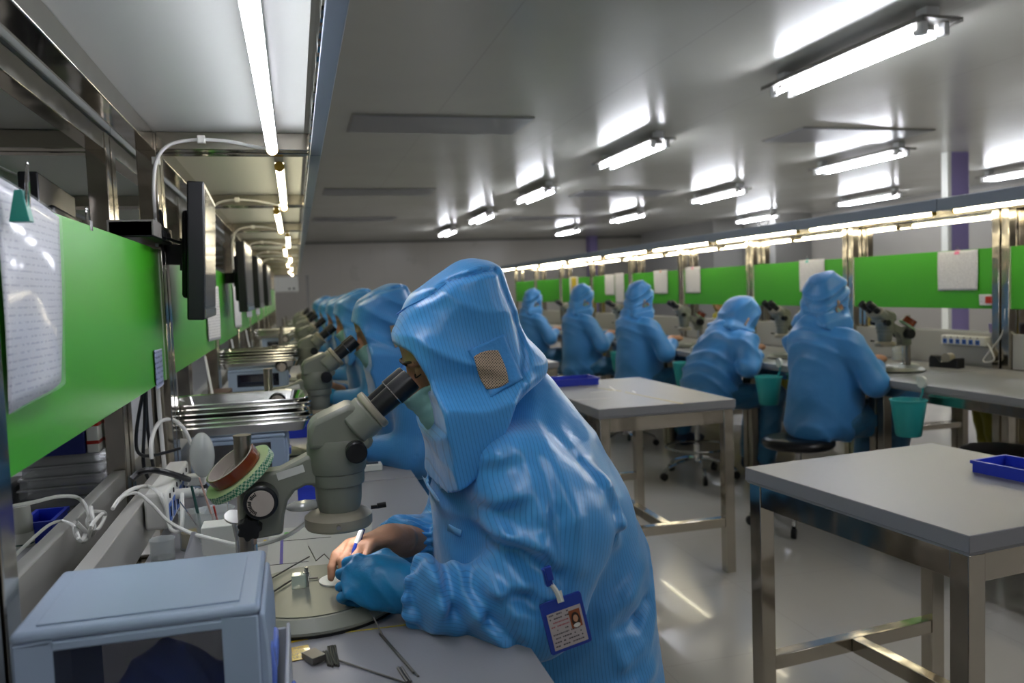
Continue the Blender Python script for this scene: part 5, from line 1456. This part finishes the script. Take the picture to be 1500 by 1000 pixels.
# sheet with marked lines behind the base
t = thing('marked_sheet', 'white ruled sheet lying on the bench behind the nearest microscope base', 'paper', (0, 0, 0))
cs = [Vector(S(395, 775, .7504)), Vector(S(545, 765, .7504)), Vector(S(540, 850, .7504)), Vector(S(388, 850, .7504))]
MB().add([tuple(c) for c in cs]+[(c.x, c.y, .751) for c in cs], [(0, 1, 2, 3), (4, 5, 6, 7), (0, 1, 5, 4), (1, 2, 6, 5), (2, 3, 7, 6), (3, 0, 4, 7)]).build('sheet', 'sheetgrey', t, smooth=False)

for a, b, m, n_ in ((S(413, 787, .7514), S(412, 826, .7514), 'lilacd', 'purple_rule'), (S(390, 828, .7514), S(452, 822, .7514), 'rubber', 'ruled_line'), (S(415, 792, .7514), S(485, 786, .7514), 'rubber', 'ruled_line')):
    if m == 'lilacd': MT['lilacd'] = mat('purple_ink', '#4a3f96', .5)
    a = Vector(a); b = Vector(b); L = (b-a).length; w_ = .003 if n_ == 'purple_rule' else .0012
    M = Matrix.Translation((a.x, a.y, .7512)) @ Matrix.Rotation(math.atan2(b.y-a.y, b.x-a.x), 4, 'Z')
    MB().box(0, L, -w_, w_, 0, .0003, M=M).build(n_, m, t)
a = Vector(S(423, 781, .7512)); MB().box(a.x-.009, a.x+.009, a.y-.009, a.y+.009, .7511, .7518).build('green_sticker', 'green', t)
a = Vector(S(388, 793, .7512)); MB().box(a.x-.003, a.x+.003, a.y-.012, a.y+.012, .7511, .7518).build('yellow_sticker', 'yellow', t)
# ------------------------------------------------------------------ pen, badge, chest tag
a = Vector(aty(531, 774, 1.335)); b = Vector(aty(514, 822, 1.325)); d = (b-a).normalized()
t = thing('pen', 'blue pen with white band held in the bare hand under the microscope', 'pen', a)
MB().cyl((0, 0, 0), tuple(d*.038), .0048, n=16).build('barrel', 'blue_badge', t)
MB().cyl(tuple(d*.001-Vector((.0005, .0006, 0))), tuple(d*.024-Vector((.0005, .0006, 0))), .0046, n=16).build('white_band', 'white', t)
MB().cyl(tuple(d*.038), tuple(d*.058), .0044, .001, n=12).build('tip', 'blue_badge', t)
MT['ink'] = mat('badge_ink', '#4a4448', .6); MT['inkred'] = mat('badge_red_ink', '#9a4a52', .6); MT['cardface'] = mat('card_face', '#b0a6a6', .35); MT['photobg'] = mat('photo_ground', '#8a4a2a', .4)
YB = 1.045
A = [Vector(aty(*p, YB)) for p in ((797, 884), (857, 862), (860, 940), (800, 962))]
c = sum(A, Vector())/4; ux = (A[1]-A[0]+A[2]-A[3]); ux.normalize(); uz = (A[0]-A[3]+A[1]-A[2]); uz = (uz-ux*uz.dot(ux)).normalized(); uy = uz.cross(ux)
M = Matrix((ux, uy, uz)).transposed().to_4x4(); M.translation = c
bw = ((A[1]-A[0]).length+(A[2]-A[3]).length)/4; bh = ((A[0]-A[3]).length+(A[1]-A[2]).length)/4
bd = thing('id_badge', 'blue framed photo identity badge clipped on the near sleeve of the nearest worker', 'badge'); bd.matrix_world = M
n_ = []
r_ = .004
for cx, cz, s_ in ((bw-r_, bh-r_, 0), (-bw+r_, bh-r_, 1), (-bw+r_, -bh+r_, 2), (bw-r_, -bh+r_, 3)):
    for i in range(5): a_ = PI/2*(s_+i/4); n_.append((cx+r_*math.cos(a_), cz+r_*math.sin(a_)))
MB().prism(n_, -.0015, .0015, M=Matrix.Rotation(PI/2, 4, 'X')).build('holder', 'blue_badge', bd, bevel=.0006)
card = MB().box(-bw+.0065, bw-.005, -.0022, -.0016, -bh+.005, bh-.017).build('card', 'cardface', bd)
px0 = bw-.024
ph = MB().box(px0, bw-.008, -.0025, -.0022, -.010, bh-.022).build('photo', 'photobg', bd)
cxp = (px0+bw-.008)/2
def disc(cx, cz, rx, rz, y, name, m, par):
    p = [(cx+rx*math.cos(2*PI*i/24), cz+rz*math.sin(2*PI*i/24)) for i in range(24)]
    return MB().prism(p, 0, .0001, M=Matrix.Translation((0, y, 0)) @ Matrix.Rotation(PI/2, 4, 'X')).build(name, m, par)
disc(cxp, .001, .0062, .011, -.0026, 'hair', 'skin_dark', ph); disc(cxp, .003, .0035, .0052, -.0028, 'portrait_face', 'skin', ph); disc(cxp, -.0068, .005, .003, -.0028, 'portrait_shirt', 'white', ph)
rn = random.Random(4)
for i in range(9):
    z = bh-.021-.0056*i; x = -bw+.009
    if z < -bh+.007: break
    r_ = MB()
    while x < (px0-.002 if z > -.011 else bw-.012):
        w_ = rn.uniform(.0012, .0032)
        if rn.random() < .7: r_.box(x, x+w_, -.00235, -.0022, z, z+.0019)
        x += w_+.0007
    if r_.v: r_.build('print_row', 'inkred' if i in (2, 3) else 'ink', bd, smooth=False)
MB().box(-.0045, .0045, -.003, -.0016, bh-.006, bh+.010).tube([(0, -.001, bh-.004), (-.003, -.002, bh+.012), (-.008, -.003, bh+.024)], .0035, n=6).build('strap', 'white', bd)
MB().box(-.0145, -.005, -.006, .004, bh+.022, bh+.046).box(-.0125, -.003, -.009, -.002, bh+.03, bh+.05).build('clip', 'blue_badge', bd, bevel=.001)
def on_suit(px, py, y0=.98, y1=1.5):
    ys = np.linspace(y0, y1, 400); pts = np.array([list(aty(px, py, y)) for y in ys]); f = J1['suit_fn'](pts); k = np.argmax(f < 0); return Vector(pts[k])
A = [on_suit(*p) for p in ((657, 767), (676, 776), (674, 785), (655, 776))]
cc = sum(A, Vector())/4
vs = [p-Vector(ORG)+Vector((0, -.003, 0)) for p in A]
MB().add(vs, [(0, 1, 2, 3)]).build('chest_tag', 'tagblue', P1, solid=.002)
vs = [A[3]+Vector((0, -.005, 0))-Vector(ORG), A[2]+Vector((0, -.005, 0))-Vector(ORG)]
# ------------------------------------------------------------------ far side of the left bench
t = thing('frosted_bottle', 'small frosted bottle with white label and green line on the far side, lower left', 'bottle', (*D(33, 799)[:2], .75))
MB().lathe([(0, 0), (.022, 0), (.023, .004), (.023, .03), (0, .03)], n=28).build('label_band', 'white', t)
MB().lathe([(0, .03), (.022, .03), (.022, .06), (.02, .064), (.019, .085), (0, .085)], n=28).build('bottle_body', 'frost', t)
MB().lathe([(.0225, .005), (.0233, .005), (.0233, .008), (.0225, .008)], n=28).build('green_line', 'darkgreen', t)
bin_('blue plastic bin on the far side of the left bench beside the frosted bottle', (-.55, 1.96, .75), .06, .12, .045)
cbm = 'clearbox'
MT['clearbox'] = mat('clear_box', '#8d8f90', .1, alpha=.5, spec=.9)
def cbox():
    t = thing('clear_box', 'x', 'box')
    MB().box(-.085, .085, -.07, .07, 0, .022).build('box_shell', 'clearbox', t, bevel=.003)
    MB().box(-.088, .088, -.073, .073, .0185, .0235).build('lid', 'clearbox', t, bevel=.001)
    return t
cb = cbox()
for i in range(6):
    loc = (-.555+.004*math.sin(i*2), 2.17+.003*i, .7505+.0245*i); lb = f'flat clear box, {["lowest", "second lowest", "third", "fourth", "fifth", "topmost"][i]} of the stack behind the left panel'
    if i == 0: cb.location = loc; cb['label'] = lb; cb['group'] = 'stack of clear boxes behind the left panel'
    else: dup(cb, loc, .01*i, lb, 'stack of clear boxes behind the left panel')
t = thing('colour_carton', 'navy carton with yellow top band on the stack of clear boxes', 'carton', (-.555, 2.16, .8985))
MB().box(-.07, .06, -.06, .06, 0, .06).build('carton_body', 'navybox', t, bevel=.002); MB().box(-.07, .06, -.06, .06, .06, .085).build('yellow_band', 'yellowbox', t, bevel=.002)
t = thing('printed_packet', 'white packet with red stripe beside the navy carton', 'packet', (-.478, 2.16, .8985))
MB().box(-.014, .012, -.05, .05, 0, .085).build('packet_body', 'white', t, bevel=.002); MB().box(-.0145, .0125, -.0505, .0505, .02, .028).box(-.0145, .0125, -.0505, .0505, .062, .07).build('red_stripe', 'red', t)
t = thing('black_case', 'black box on the far side of the left bench under the green panel', 'case', (-.72, 2.15, .75))
MB().box(-.09, .07, -.06, .06, 0, .09).build('case', 'black', t, bevel=.008)
# tooling seen beyond, between the left trays
for i, (y, n) in enumerate(((3.2, 'second'), (4.45, 'third'), (5.7, 'fourth'))):
    t = thing('control_box', f'dark control box against the grey screen in the {n} left bay', 'box', (-.285, y, .75), 0, 'dark control boxes along the left screen')
    MB().box(-.035, .035, -.11, .11, 0, .16).build('case', 'brown', t, bevel=.004); MB().box(.0351, .037, -.06, .06, .04, .12).build('face_plate', 'satin', t)
    MB().cyl((.037, -.03, .14), (.046, -.03, .14), .01, n=16).build('knob', 'black', t)
    wire(f'white cord rising behind the dark control box in the {n} left bay', [(-.30, y-.18, .76), (-.29, y-.2, .88), (-.31, y-.14, 1.0), (-.318, y-.12, 1.05)], .004, grp='white cords by the dark control boxes')
# extra clutter on the left bench farther away
for i, (x, y) in enumerate(((-.18, 4.6), (-.12, 5.3), (-.2, 7.3), (-.15, 8.3), (-.2, 9.3))):
    jar(f'small clear beaker far down the left bench, {NUM[i]} one', (x, y, .75), .03, .09, 'clear', 'white', .5)['group'] = 'beakers far down the left bench'

# lamp in the ring of the nearest microscope
zl = float(Q(493, 768, 1.33)[2]); xl = float(Q(493, 660, 1.33)[0])-.002
MT['ringled'] = mat('ring_lamp_glow', '#ffffff', .4, emit=11, ecol='#f6f8ff')
MB().ring([(.016, -.0015), (.028, -.0015), (.028, -.0005), (.016, -.0005)], (xl-.02, 1.325-1.325, zl-.75), n=28).build('lamp_lens', 'ringled', SC)
